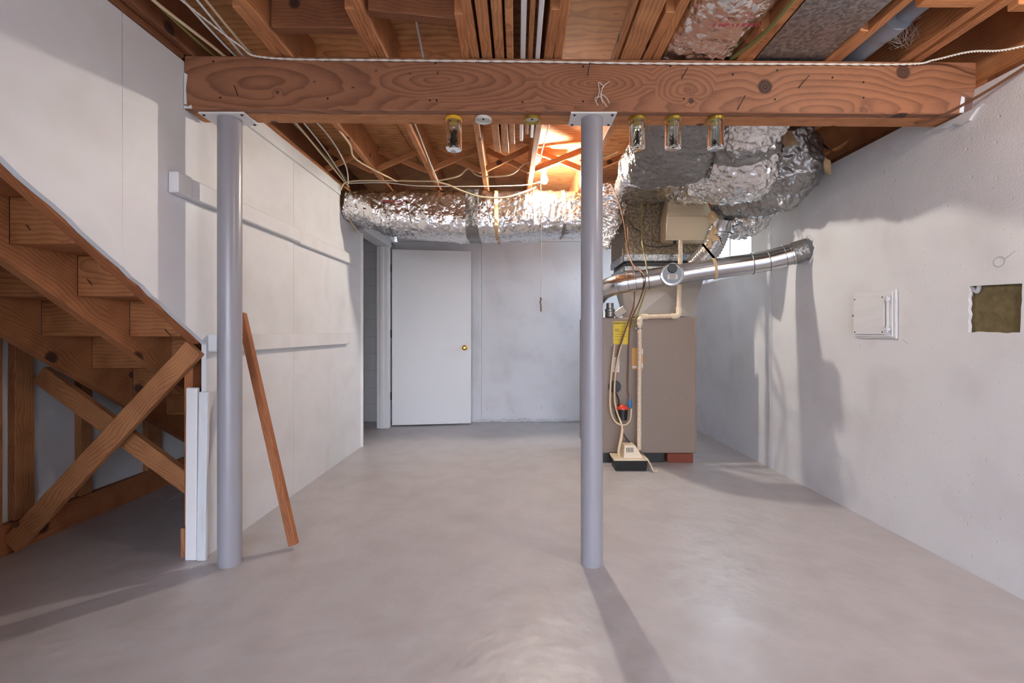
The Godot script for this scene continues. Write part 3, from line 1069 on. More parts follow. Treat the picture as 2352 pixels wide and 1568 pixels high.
# ------------------------------------------------------------------ stair seen from below
func build_stairs() -> void:
	var stair := thing("staircase", "open timber stair seen from beneath behind the left wall", "stairs")
	var first := -4
	var last := 8
	for i in range(first, last + 1):
		var d := 1.63 + 0.25 * i
		var y := 1.365 - 0.163 * i
		if y - 0.0 < 0.02:
			continue
		box("riser", Vector3(-2.179, y + 0.001, d), Vector3(-1.821, y + 0.162, d + 0.02), M.stair_wood, stair, 0.002)
		box("riser", Vector3(-1.779, y + 0.001, d), Vector3(-1.556, y + 0.162, d + 0.02), M.stair_wood, stair, 0.002)
		box("tread", Vector3(-2.179, y, d + 0.021), Vector3(-1.556, y + 0.028, d + 0.285), M.stringer_wood, stair, 0.003)
	var sw := func(u: float, v: float, t: float) -> Vector3: return V(t, v, u)
	# middle and left stringers are notched, the right one is a plain skirt
	for q in [[-1.78, -1.82, 1.297], [-2.18, -2.218, 1.27]]:
		var pts := []
		var d_end: float = 1.63 + q[2] / 0.644
		for i in range(first, last + 1):
			var d := 1.63 + 0.25 * i
			var y := 1.365 - 0.163 * i
			if y < 0.05:
				break
			pts.append(Vector2(d, y + 0.163))
			pts.append(Vector2(d, y))
		pts.append(Vector2(d_end, pts[-1].y))
		pts.append(Vector2(d_end, 0.001))
		pts.append(Vector2(1.63 + 0.25 * first, q[2] + 0.644 * -0.25 * first))
		put("stringer", slab_mesh(PackedVector2Array(pts), q[0], q[1], sw, 0.5, Vector2(0.841, -0.541)), M.stringer_wood, stair)
	var skirt := []
	var e := 2.2
	skirt = [Vector2(0.5, 1.372 + 0.644 * 1.13), Vector2(e, 1.372 - 0.644 * (e - 1.63)), Vector2(e, 1.372 - 0.644 * (e - 1.63) + 0.28), Vector2(0.5, 1.372 + 0.644 * 1.13 + 0.28)]
	put("skirt", slab_mesh(PackedVector2Array(skirt), -1.515, -1.553, sw), M.red_wood, stair)
	# nails through the risers
	for q in [[-1.72, 1.43, 1.63], [-1.74, 1.27, 1.88], [-1.62, 1.07, 2.13], [-2.1, 1.22, 1.88]]:
		var p := V(q[0], q[1], q[2])
		put("nail", tube_mesh([p, p + Vector3(0.065, -0.027, 0.05)], 0.0017, 6), M.dark_steel, stair)
	# carrying post, crossed braces
	tag(box("stair_post", Vector3(-1.602, 0, 2.225), Vector3(-1.562, 1.015, 2.312), M.red_wood), "reddish upright post at the cut edge of the left wall", "post")
	tag(board("cross_board", V(-2.435, 0.045, 2.245), V(-1.530, 0.985, 2.2), 0.092, 0.036, M.stud_wood, null, Vector3(0, 0, 1).cross(Vector3(1, 1, 0))), "front diagonal brace rising from the floor to the stair post", "brace", "crossed braces under the stair")
	tag(board("cross_board", V(-2.40, 0.85, 2.345), V(-1.60, 0.26, 2.345), 0.092, 0.036, M.stud_wood), "rear diagonal brace falling to the right behind the front one", "brace", "crossed braces under the stair")
	# painted boards propped at the wall's cut edge
	tag(board("trim_board", V(-1.540, 0.0, 2.19), V(-1.542, 0.80, 2.20), 0.052, 0.02, M.white_paint, null, Vector3.RIGHT), "cream-white trim board propped upright against the stair post", "board")
	tag(board("trim_board", V(-1.489, 0.0, 2.185), V(-1.488, 0.78, 2.20), 0.042, 0.02, M.wall_paint, null, Vector3.RIGHT), "narrow grey-white trim board propped beside the left column", "board")


# ------------------------------------------------------------------ columns
func build_columns() -> void:
	for q in [[-1.341, 2.155, "grey painted steel column near the stair, left of the pair"], [0.318, 2.155, "grey painted steel column standing in the middle, right of the pair"]]:
		var t := thing("steel_column", q[2], "column", V(q[0], 0, q[1]), "steel columns under the beam")
		put("shaft", lathe_mesh([Vector2(0, 0), Vector2(0.05, 0), Vector2(0.05, 0.35), Vector2(0.05, 1.4), Vector2(0.05, 2.031), Vector2(0, 2.031)], 48), M.column_paint, t)
		var p := put("cap_plate", box_mesh(Vector3(0.205, 0.008, 0.13), 0.002), M.white_paint, t)
		p.position = Vector3(0, 2.0355, 0)
		for sx in [-1, 1]:
			for sz in [-1, 1]:
				var b := put("bolt", lathe_mesh([Vector2(0, -0.004), Vector2(0.005, -0.004), Vector2(0.006, 0), Vector2(0, 0)], 8), M.dark_steel, p)
				b.position = Vector3(sx * 0.085, -0.0045, sz * 0.05)


# ------------------------------------------------------------------ ducts
func band(called: String, keys: Array, sizes: Array, power: float, low: float, fine: float, mat: Material, parent: Node, from: float, to: float, grown := 0.004, per := 20) -> void:
	var m := put(called, duct_mesh(keys, sizes, power, low, fine, per, 96, grown, from, to), mat, parent)
	m.name = called


func build_ducts() -> void:
	# main trunk along the back, from the left wall to the plenum
	var trunk := thing("trunk_duct", "long horizontal foil-wrapped duct hanging below the joists at the back", "duct")
	var tk := [V(-1.482, 2.12, 4.02), V(-1.35, 2.11, 4.03), V(-1.0, 2.07, 4.08), V(-0.5, 2.055, 4.1), V(0.0, 2.06, 4.1), V(0.4, 2.07, 4.1), V(0.80, 2.08, 4.12)]
	var ts := [Vector2(0.17, 0.115), Vector2(0.2, 0.13), Vector2(0.25, 0.18), Vector2(0.26, 0.2), Vector2(0.26, 0.19), Vector2(0.25, 0.175), Vector2(0.24, 0.165)]
	put("foil_wrap", duct_mesh(tk, ts, 3.4, 0.03, 0.022, 34, 110), M.foil, trunk)
	for q in [[0.505, 0.545, "tape_grey", 0.006], [0.165, 0.19, "foil", 0.008], [0.24, 0.262, "foil", 0.008], [0.585, 0.6, "kraft_tape", 0.006], [0.7, 0.725, "foil", 0.01], [0.80, 0.815, "tape_grey", 0.006]]:
		band("tape_band", tk, ts, 3.4, 0.03, 0.018, M[q[2]], trunk, q[0], q[1], q[3], 34)
	for q in [[-1.12, 0], [-0.93, 1], [-0.28, 2]]:
		var ring := []
		for k in 33:
			var a := TAU * k / 32.0
			ring.append(V(q[0] + 0.02 * sin(a * 2.0), 2.06 + 0.205 * sin(a) * (0.9 if q[1] < 2 else 1.0), 4.09 + 0.285 * cos(a)))
		put("tie_wire", tube_mesh(ring, 0.0022, 5, false), M.dark_steel, trunk)
	text("S R6.0  UL 181", 0.024, M.red_ink, trunk, Transform3D(Basis(Vector3.UP, 0.0), V(-1.06, 2.12, 3.818)))

	# first branch: over the beam in the joist bay, dropping to the plenum
	var ba := thing("branch_duct", "foil branch duct wrapped in grey tape, left of the two above the furnace", "duct")
	var ak := [V(0.80, 2.385, 0.3), V(0.80, 2.385, 1.5), V(0.80, 2.385, 2.1), V(0.82, 2.34, 2.32), V(0.85, 2.17, 2.6), V(0.87, 2.09, 2.86), V(0.91, 2.165, 3.25), V(0.98, 2.185, 3.89)]
	var asz := [Vector2(0.17, 0.105), Vector2(0.172, 0.105), Vector2(0.175, 0.105), Vector2(0.19, 0.11), Vector2(0.22, 0.13), Vector2(0.235, 0.135), Vector2(0.245, 0.095), Vector2(0.22, 0.072)]
	put("foil_wrap", duct_mesh(ak, asz, 3.2, 0.025, 0.02, 34, 96), M.foil, ba)
	band("tape_wrap", ak, asz, 3.2, 0.025, 0.024, M.tape_grey, ba, 0.50, 0.735, 0.006, 34)
	text("S HP-11 R/6.0", 0.03, M.red_ink, ba, Transform3D(Basis(Vector3.RIGHT, PI / 2), V(0.84, 2.266, 1.85)))
	band("tape_band", ak, asz, 3.2, 0.025, 0.014, M.foil, ba, 0.78, 0.8, 0.01, 34)

	# second branch: silver foil to the right of the first
	var bb := thing("branch_duct", "crumpled silver foil branch duct with brown stains, right of the grey-taped one", "duct")
	var bk := [V(1.225, 2.19, 2.32), V(1.24, 2.14, 2.6), V(1.33, 2.045, 2.88), V(1.38, 2.10, 3.25), V(1.36, 2.15, 3.55), V(1.32, 2.19, 3.89)]
	var bs := [Vector2(0.155, 0.07), Vector2(0.17, 0.10), Vector2(0.22, 0.155), Vector2(0.24, 0.135), Vector2(0.2, 0.105), Vector2(0.18, 0.065)]
	put("foil_wrap", duct_mesh(bk, bs, 2.8, 0.05, 0.032, 40, 120), M.foil, bb)
	band("tape_band", bk, bs, 2.8, 0.05, 0.02, M.tape_grey, bb, 0.2, 0.26, 0.008, 34)
	band("tape_band", bk, bs, 2.8, 0.05, 0.02, M.kraft_tape, bb, 0.66, 0.685, 0.008, 34)

	# elbow bundled in dark grey tape, reaching the right wall
	var bc := thing("taped_elbow", "bulky dark grey taped duct elbow close to the right wall", "duct")
	var ck := [V(1.62, 2.32, 2.86), V(1.70, 2.17, 2.98), V(1.68, 2.05, 3.12), V(1.60, 2.02, 3.3), V(1.52, 2.015, 3.43), V(1.46, 2.03, 3.52)]
	var cs := [Vector2(0.11, 0.11), Vector2(0.18, 0.18), Vector2(0.195, 0.19), Vector2(0.16, 0.16), Vector2(0.12, 0.12), Vector2(0.09, 0.09)]
	put("tape_wrap", duct_mesh(ck, cs, 2.2, 0.07, 0.02, 30, 110), M.tape_dark, bc)
	put("foil_skirt", duct_mesh([V(1.75, 2.0, 3.2), V(1.73, 1.90, 3.42), V(1.68, 1.80, 3.66)], [Vector2(0.09, 0.08), Vector2(0.1, 0.08), Vector2(0.09, 0.05)], 2.2, 0.07, 0.03, 30, 72), M.foil, bc)
	for q in [[V(1.515, 2.25, 2.78), Vector3(0.07, -0.005, 0.01), Vector3(0.02, -0.10, 0.03)], [V(1.80, 2.10, 2.80), Vector3(0.05, -0.015, -0.02), Vector3(0.005, -0.09, 0.01)], [V(1.77, 2.19, 2.79), Vector3(0.055, -0.035, -0.01), Vector3(0.015, -0.035, 0.015)]]:
		put("tape_flap", sheet_mesh(q[0], q[1], q[2], 5, 7, 0.02, Vector3(0, 0, 1)), M.kraft_tape, bc)
	for q in [[V(1.39, 2.0, 3.46), Vector3(0.09, -0.03, 0.03), Vector3(0.0, -0.1, 0.04)], [V(1.37, 1.95, 3.44), Vector3(0.05, 0.0, 0.0), Vector3(-0.015, -0.27, 0.02)], [V(1.60, 1.98, 3.38), Vector3(0.05, 0.02, 0), Vector3(-0.02, -0.15, 0.03)]]:
		put("foil_flap", sheet_mesh(q[0], q[1], q[2], 8, 12, 0.03, Vector3(0, 0, 1), 0.2), M.kraft_tape if q[0].x > 1.5 or q[0].y < 1.96 else M.tape_grey, bc)
	for q in [[1.70, 1.93, 3.16], [1.745, 1.955, 3.12], [1.72, 1.99, 3.1]]:
		put("tape_knot", duct_mesh([V(q[0], q[1], q[2]), V(q[0] + 0.03, q[1] + 0.01, q[2] + 0.02)], [Vector2(0.02, 0.02), Vector2(0.016, 0.022)], 2.0, 0.03, 0.03, 6, 18), M.tape_dark, bc)

	# ribbed flexible duct under the elbow
	var fl := thing("flexible_duct", "ribbed aluminium flexible duct curving down behind the flue pipe", "duct")
	var path := eased([V(1.50, 1.925, 3.50), V(1.49, 1.86, 3.54), V(1.475, 1.78, 3.57), V(1.44, 1.69, 3.6), V(1.38, 1.61, 3.63), V(1.34, 1.565, 3.66)], 26)
	var rad := []
	for k in path.size():
		rad.append(0.083 + (0.0035 * sin(k * 1.35) if k > 36 else 0.0))
	put("hose", tube_mesh(path.slice(34), rad.slice(34), 40), M.bright_metal, fl)
	put("collar", tube_mesh(path.slice(4, 37), 0.0815, 40), M.bright_metal, fl)
	put("clamp", tube_mesh([path[36], path[37], path[38]], 0.0885, 40, false), M.dull_metal, fl)

	# galvanized panel closing a joist bay above the beam
	var pan := box("bay_panel", Vector3(1.046, 2.284, 0.6), Vector3(1.364, 2.287, 2.3), M.galvanized, null, 0.0)
	tag(pan, "galvanized sheet panel closing the joist bay right of the foil duct", "panel")

	# grey pipe and rag of netting in the bay beside it
	var pipe := thing("vent_pipe", "smooth grey vent pipe lying in the joist bay top right", "pipe")
	put("tube", tube_mesh([V(1.535, 2.352, 1.93), V(1.535, 2.352, 2.4)], 0.057, 32), M.grey_pipe, pipe)
	put("tube", tube_mesh([V(1.585, 2.375, 1.78), V(1.56, 2.362, 1.95)], 0.045, 32), M.grey_pipe, pipe)
	put("hub", tube_mesh([V(1.537, 2.353, 1.92), V(1.535, 2.352, 2.0)], 0.0615, 32), M.grey_pipe, pipe)
	var net := thing("netting", "wispy tangle of pale netting above the right end of the beam", "netting")
	net.set_meta("kind", "stuff")
	var strands := begin()
	for k in 46:
		var a := V(1.66 + rng.randf_range(-0.05, 0.05), 2.30 + rng.randf() * 0.03, 2.02 + rng.randf_range(-0.03, 0.06))
		var b := a + Vector3(rng.randf_range(-0.07, 0.09), rng.randf_range(0.04, 0.15), rng.randf_range(-0.05, 0.05))
		var m := (a + b) / 2 + Vector3(rng.randf_range(-0.05, 0.05), rng.randf_range(-0.02, 0.03), 0)
		strands.append_from(tube_mesh(eased([a, m, b], 5), 0.0005, 4), 0, Transform3D())
	put("strands", strands.commit(), M.rope, net)


# ------------------------------------------------------------------ furnace, plenum, flue and what hangs on them
func frustum(lo0: Vector3, hi0: Vector3, y0: float, lo1: Vector3, hi1: Vector3, y1: float, crease: float) -> Mesh:
	# a tapering box (x and d bounds at two heights); its front is creased in a cross
	var st := begin()
	var a := [V(lo0.x, y0, lo0.z), V(hi0.x, y0, lo0.z), V(hi0.x, y0, hi0.z), V(lo0.x, y0, hi0.z)]
	var b := [V(lo1.x, y1, lo1.z), V(hi1.x, y1, lo1.z), V(hi1.x, y1, hi1.z), V(lo1.x, y1, hi1.z)]
	var mid := Vector3.ZERO
	for p in a + b:
		mid += p / 8.0
	for k in 4:
		var q := [a[k], a[(k + 1) % 4], b[(k + 1) % 4], b[k]]
		var c: Vector3 = (q[0] + q[1] + q[2] + q[3]) / 4.0
		var n: Vector3 = (q[1] - q[0]).cross(q[3] - q[0]).normalized()
		if n.dot(c - mid) < 0:
			n = -n
		c += n * (crease if k == 0 else 0.0)
		for e in 4:
			var p0: Vector3 = q[e]
			var p1: Vector3 = q[(e + 1) % 4]
			var fn := (p1 - p0).cross(c - p0).normalized()
			if fn.dot(n) < 0:
				fn = -fn
			tri(st, p0, p1, c, fn, Vector2.ZERO, Vector2.RIGHT, Vector2.ONE)
	quad(st, a[0], a[1], a[2], a[3], Vector3.DOWN, [Vector2.ZERO, Vector2.ZERO, Vector2.ZERO, Vector2.ZERO])
	quad(st, b[0], b[1], b[2], b[3], Vector3.UP, [Vector2.ZERO, Vector2.ZERO, Vector2.ZERO, Vector2.ZERO])
	return st.commit()


func build_furnace() -> void:
	var f := thing("furnace", "tan sheet-metal furnace cabinet standing behind the right column", "furnace", V(0.96, 0, 3.8))
	var o := V(0.96, 0, 3.8)
	var local := func(m: MeshInstance3D) -> MeshInstance3D:
		m.position -= o
		return m
	local.call(box("cabinet", Vector3(0.53, 0.078, 3.806), Vector3(1.402, 1.175, 4.36), M.furnace_tan, f, 0.006))
	local.call(box("side_panel", Vector3(0.955, 0.085, 3.798), Vector3(1.396, 1.178, 3.806), M.furnace_tan, f, 0.003))
	local.call(box("side_panel", Vector3(0.54, 0.085, 3.799), Vector3(0.949, 1.165, 3.806), M.furnace_tan, f, 0.003))
	local.call(box("edge_fold", Vector3(1.392, 0.08, 3.794), Vector3(1.404, 1.183, 3.806), M.furnace_tan, f, 0.003))
	local.call(box("dark_base", Vector3(0.58, 0.0, 3.83), Vector3(1.16, 0.077, 4.3), M.black_plastic, f, 0.004))  # black block in the dark gap under the cabinet
	for q in [[1.245, 0.86], [1.34, 0.855], [1.16, 0.52], [1.29, 0.52], [0.99, 0.53], [1.0, 0.10], [1.37, 0.10], [0.72, 0.95], [0.74, 0.56]]:
		var s := put("screw", lathe_mesh([Vector2(0, 0.003), Vector2(0.003, 0.003), Vector2(0.005, 0), Vector2(0.005, -0.002)], 8), M.bright_metal, f)
		s.transform = Transform3D(Basis(Vector3.RIGHT, PI / 2), V(q[0], q[1], 3.797) - o)
	var kn := put("knockout", lathe_mesh([Vector2(0, 0.002), Vector2(0.05, 0.002), Vector2(0.052, 0.0), Vector2(0.052, -0.002)], 28), M.black_plastic, f)
	kn.transform = Transform3D(Basis(Vector3.RIGHT, PI / 2), V(0.745, 0.618, 3.797) - o)
	# labels
	var y := put("energy_label", box_mesh(Vector3(0.13, 0.185, 0.0012), 0.0), M.yellow_label, f)
	y.position = V(0.798, 1.052, 3.7975) - o
	text("ENERGYGUIDE", 0.0185, M.ink, y, Transform3D(Basis(), Vector3(0, 0.078, 0.001)))
	text("82.0", 0.016, M.ink, y, Transform3D(Basis(), Vector3(-0.035, 0.025, 0.001)))
	for q in [[0.052, 0.06, 0.03], [0.01, 0.1, 0.0], [-0.01, 0.09, 0.0], [-0.03, 0.1, 0.0], [-0.055, 0.06, -0.02]]:
		var l := put("print_line", box_mesh(Vector3(q[1], 0.0022, 0.0008), 0.0), M.ink, y)
		l.position = Vector3(q[2], q[0], 0.0008)
	var ol := put("wiring_label", box_mesh(Vector3(0.09, 0.172, 0.0012), 0.0), M.orange_label, f)
	ol.position = V(0.928, 0.845, 3.7935) - o
	for q in [[0.03, 0.055, 0.028, 0.04], [0.028, -0.055, 0.03, 0.035], [-0.022, -0.068, 0.034, 0.018]]:
		var l := put("print_block", box_mesh(Vector3(q[2], q[3], 0.0008), 0.0), M.paper, ol)
		l.position = Vector3(q[0], q[1], 0.0008)
	var wl := put("warning_label", box_mesh(Vector3(0.055, 0.12, 0.0012), 0.0), M.paper, f)
	wl.position = V(0.755, 0.795, 3.7975) - o
	text("DANGER", 0.009, M.red_ink, wl, Transform3D(Basis(), Vector3(0, -0.035, 0.001)))
	for k in 5:
		var l := put("print_line", box_mesh(Vector3(0.042, 0.0016, 0.0008), 0.0), M.ink, wl)
		l.position = Vector3(0, 0.045 - 0.012 * k, 0.0008)
	# cross-creased transition piece on top, folded flanges and canvas collar, then the plenum
	var tr := put("transition", frustum(Vector3(0.93, 0, 3.835), Vector3(1.385, 0, 4.34), 1.185, Vector3(0.845, 0, 3.865), Vector3(1.51, 0, 4.45), 1.56, 0.03), M.plate_grey, f)
	tr.position = -o
	local.call(box("flange", Vector3(0.84, 1.562, 3.86), Vector3(1.53, 1.60, 4.46), M.galvanized, f, 0.002))
	local.call(box("canvas_collar", Vector3(0.86, 1.601, 3.89), Vector3(1.50, 1.64, 4.44), M.black_plastic, f, 0.004))
	local.call(box("flange", Vector3(0.835, 1.641, 3.87), Vector3(1.53, 1.70, 4.46), M.galvanized, f, 0.002))
	for k in 54:
		var r := put("rivet", box_mesh(Vector3(0.006, 0.006, 0.004), 0.001, 0), M.dark_steel, f)
		r.position = V(0.85 + 0.0125 * k, 1.648, 3.868) - o
	local.call(box("plenum", Vector3(0.845, 1.701, 3.90), Vector3(1.525, 2.262, 4.48), M.stained_galvanized, f, 0.004))
	local.call(box("seam_strip", Vector3(1.075, 1.702, 3.892), Vector3(1.095, 2.26, 3.90), M.stained_galvanized, f, 0.002))
	local.call(box("seam_strip", Vector3(0.842, 2.17, 3.893), Vector3(1.1, 2.235, 3.90), M.stained_galvanized, f, 0.002))

	tag(box("brick", Vector3(1.175, 0, 3.812), Vector3(1.385, 0.074, 3.90), M.red_brick), "dull red brick under the furnace's right corner", "brick")

	# humidifier box on the plenum's face
	var h := thing("humidifier", "beige humidifier box fixed on the plenum under the foil ducts", "humidifier")
	put("case", frustum(Vector3(1.135, 0, 3.72), Vector3(1.475, 0, 3.885), 1.80, Vector3(1.14, 0, 3.70), Vector3(1.50, 0, 3.885), 1.97, 0.0), M.humidifier_beige, h)
	put("hood", frustum(Vector3(1.14, 0, 3.695), Vector3(1.50, 0, 3.885), 1.972, Vector3(1.17, 0, 3.775), Vector3(1.47, 0, 3.885), 2.13, 0.0), M.humidifier_beige, h)
	box("base_lip", Vector3(1.13, 1.785, 3.71), Vector3(1.48, 1.799, 3.885), M.humidifier_beige, h, 0.003)
	var emb := put("emblem_recess", box_mesh(Vector3(0.1, 0.035, 0.002), 0.0), M.cream_plastic, h)
	emb.transform = Transform3D(Basis(Vector3.RIGHT, -0.475), V(1.255, 2.07, 3.7435))
	put("drain_tap", tube_mesh([V(1.215, 1.787, 3.75), V(1.215, 1.755, 3.75)], 0.012, 12), M.black_plastic, h)

	# flue pipe to the right wall with its seams, regulator and strap
	var fp := thing("flue_pipe", "shiny galvanized flue pipe rising from the furnace to the right wall", "pipe")
	var path := eased([V(0.60, 1.20, 3.98), V(0.595, 1.31, 3.86), V(0.62, 1.375, 3.66), V(0.68, 1.405, 3.52), V(0.80, 1.43, 3.475), V(0.958, 1.452, 3.45), V(1.377, 1.514, 3.38), V(1.66, 1.549, 3.32), V(1.817, 1.585, 3.27), V(1.90, 1.61, 3.232), V(1.95, 1.625, 3.205)], 10)
	put("pipe", tube_mesh(path, 0.0735, 48), M.bright_metal, fp)
	for k in [33, 38, 42, 48, 52, 68, 73, 80, 84]:
		put("seam_ring", tube_mesh([path[k].lerp(path[k + 1], 0.3), path[k].lerp(path[k + 1], 0.38), path[k].lerp(path[k + 1], 0.55), path[k].lerp(path[k + 1], 0.62)], [0.0737, 0.0775, 0.0775, 0.0737], 40, false), M.dull_metal, fp)
	put("insulated_end", tube_mesh(path.slice(86), 0.0765, 40), M.tape_grey, fp)
	var reg := put("draft_regulator", lathe_mesh([Vector2(0.078, -0.09), Vector2(0.078, 0.07), Vector2(0.081, 0.075), Vector2(0.081, 0.083), Vector2(0.072, 0.085), Vector2(0.070, 0.078), Vector2(0.0, 0.078)], 40), M.bright_metal, fp)
	reg.transform = Transform3D(Basis(Vector3.UP, -0.08) * Basis(Vector3.RIGHT, PI / 2), V(1.065, 1.468, 3.40))
	var disc := put("regulator_plate", lathe_mesh([Vector2(0.0, 0.006), Vector2(0.066, 0.006), Vector2(0.068, 0.0)], 36), M.grey_pipe, reg)
	disc.position = Vector3(0, 0.077, 0)
	var wt := put("counterweight", lathe_mesh([Vector2(0, 0.012), Vector2(0.03, 0.012), Vector2(0.034, 0.0)], 20), M.black_plastic, reg)
	wt.position = Vector3(0.0, 0.083, -0.04)
	var lab := put("regulator_label", box_mesh(Vector3(0.068, 0.001, 0.032), 0.0), M.paper, reg)
	lab.position = Vector3(0.0, 0.0845, 0.02)
	for k in 4:
		var l := put("print_line", box_mesh(Vector3(0.05 - 0.008 * (k % 2), 0.001, 0.003), 0.0), M.ink, reg)
		l.position = Vector3(0.0, 0.0852, 0.010 + 0.007 * k)
	var c: Vector3 = path[60]
	var dir: Vector3 = (path[61] - path[59]).normalized()
	put("hanger_strap", tube_mesh([c - dir * 0.01, c - dir * 0.0095, c + dir * 0.0095, c + dir * 0.01], [0.0737, 0.076, 0.076, 0.0737], 40, false), M.kraft_tape, fp)
	put("strap_tail", sheet_mesh(c + Vector3(-0.012, 0.07, 0.02), Vector3(0.016, 0.004, 0), Vector3(-0.075, 0.11, -0.03), 2, 10, 0.004, Vector3(0, 0, 1)), M.kraft_tape, fp)
	# gas valve and fittings left of the transition
	var g := thing("gas_valve", "small silver gas valve and fittings on top of the furnace", "valve")
	put("body", lathe_mesh([Vector2(0, 0.0), Vector2(0.032, 0.0), Vector2(0.036, 0.01), Vector2(0.034, 0.05), Vector2(0.04, 0.055), Vector2(0.04, 0.07), Vector2(0.03, 0.075), Vector2(0.03, 0.12), Vector2(0, 0.12)], 20), M.dull_metal, g).position = V(0.72, 1.177, 3.87)
	var br := put("bracket", box_mesh(Vector3(0.10, 0.06, 0.03), 0.004), M.plate_grey, g)
	br.transform = Transform3D(Basis(Vector3.BACK, 0.6), V(0.80, 1.222, 3.86))
	put("valve_cap", lathe_mesh([Vector2(0, 0), Vector2(0.016, 0), Vector2(0.016, 0.05), Vector2(0, 0.05)], 14), M.bright_metal, g).position = V(0.665, 1.178, 3.84)

	# drain pipe, pump, trap
	var pv := thing("drain_pipe", "cream plastic drain pipe running down the furnace into the pump", "pipe")
	put("riser_pipe", tube_mesh([V(1.247, 1.784, 3.72), V(1.243, 1.6, 3.71), V(1.232, 1.24, 3.705)], 0.017, 16), M.pipe_plastic, pv)
	put("elbow", tube_mesh(eased([V(1.232, 1.255, 3.705), V(1.232, 1.205, 3.705), V(1.212, 1.185, 3.705), V(1.175, 1.185, 3.705)], 6), 0.0225, 16), M.cream_plastic, pv)
	put("cross_pipe", tube_mesh([V(1.18, 1.185, 3.705), V(0.965, 1.178, 3.705)], 0.017, 16), M.pipe_plastic, pv)
	put("elbow", tube_mesh(eased([V(0.985, 1.179, 3.705), V(0.945, 1.178, 3.705), V(0.925, 1.158, 3.705), V(0.925, 1.115, 3.705)], 6), 0.0225, 16), M.cream_plastic, pv)
	put("down_pipe", tube_mesh([V(0.925, 1.13, 3.705), V(0.92, 0.6, 3.705), V(0.918, 0.135, 3.70)], 0.017, 16), M.pipe_plastic, pv)
	put("pipe_clamp", tube_mesh([V(0.925, 1.095, 3.705), V(0.925, 1.08, 3.705)], 0.021, 16), M.dull_metal, pv)
	var cl := put("pipe_clamp", box_mesh(Vector3(0.07, 0.014, 0.004), 0.001), M.dull_metal, pv)
	cl.position = V(0.925, 1.088, 3.722)

	var pump := thing("condensate_pump", "black condensate pump with a cream ribbed cover on the floor", "pump", V(0.835, 0, 3.66))
	put("tank", frustum(Vector3(-0.125, 0, -0.07), Vector3(0.11, 0, 0.08), 0.001, Vector3(-0.135, 0, -0.08), Vector3(0.12, 0, 0.09), 0.078, 0.0), M.black_plastic, pump)
	box("lid", Vector3(-0.14, 0.079, -0.085), Vector3(0.125, 0.093, 0.095), M.cream_plastic, pump, 0.004)
	put("motor_cover", frustum(Vector3(-0.06, 0, -0.065), Vector3(0.09, 0, 0.07), 0.094, Vector3(-0.05, 0, -0.05), Vector3(0.03, 0, 0.05), 0.19, 0.0), M.cream_plastic, pump)
	for k in 5:
		var vnt := put("vent_slot", box_mesh(Vector3(0.005, 0.035, 0.004), 0.0), M.black_plastic, pump)
		vnt.transform = Transform3D(Basis(Vector3.RIGHT, -0.15), V(-0.035 + 0.0115 * k, 0.155, -0.056))
	cable("hose", [V(-0.085, 0.09, 0.0), V(-0.085, 0.14, 0.0), V(-0.06, 0.24, 0.02), V(-0.05, 0.3, 0.03)], 0.011, M.cable_cream, pump, 10)
	cable("power_cord", [V(0.08, 0.1, -0.05), V(0.1, 0.105, -0.10), V(0.125, 0.07, -0.115), V(0.15, 0.02, -0.11), V(0.165, 0.006, -0.10), V(0.19, 0.006, -0.085)], 0.006, M.cable_cream, pump)

	var trap := thing("water_trap", "black cup with a red lid hung on the furnace side", "trap", V(0.797, 0.36, 3.745))
	put("cup", lathe_mesh([Vector2(0, 0), Vector2(0.036, 0), Vector2(0.042, 0.085), Vector2(0, 0.085)], 24), M.black_plastic, trap)
	put("lid", lathe_mesh([Vector2(0, 0.122), Vector2(0.012, 0.122), Vector2(0.03, 0.108), Vector2(0.047, 0.10), Vector2(0.048, 0.086), Vector2(0, 0.086)], 24), M.red_plastic, trap)
	var lever := thing("shutoff_valve", "small blue shut-off valve on the thin copper line", "valve", V(0.855, 0.49, 3.74))
	put("body", lathe_mesh([Vector2(0, -0.035), Vector2(0.014, -0.03), Vector2(0.018, 0), Vector2(0.013, 0.03), Vector2(0, 0.035)], 14), M.blue_plastic, lever)
	put("stem", lathe_mesh([Vector2(0, 0.03), Vector2(0.009, 0.03), Vector2(0.01, 0.055), Vector2(0, 0.056)], 12), M.dull_metal, lever)

	# foil hanging off the trunk's right end, in front of the plenum's left side
	var fr := thing("foil_drape", "crumpled foil drape hanging from the duct end right of the column", "foil")
	put("sheet", duct_mesh([V(0.66, 2.23, 3.83), V(0.70, 2.1, 3.81), V(0.72, 1.98, 3.82), V(0.69, 1.85, 3.84), V(0.66, 1.74, 3.85)], [Vector2(0.09, 0.10), Vector2(0.075, 0.12), Vector2(0.06, 0.085), Vector2(0.04, 0.055), Vector2(0.012, 0.02)], 2.4, 0.08, 0.035, 22, 80), M.foil, fr)


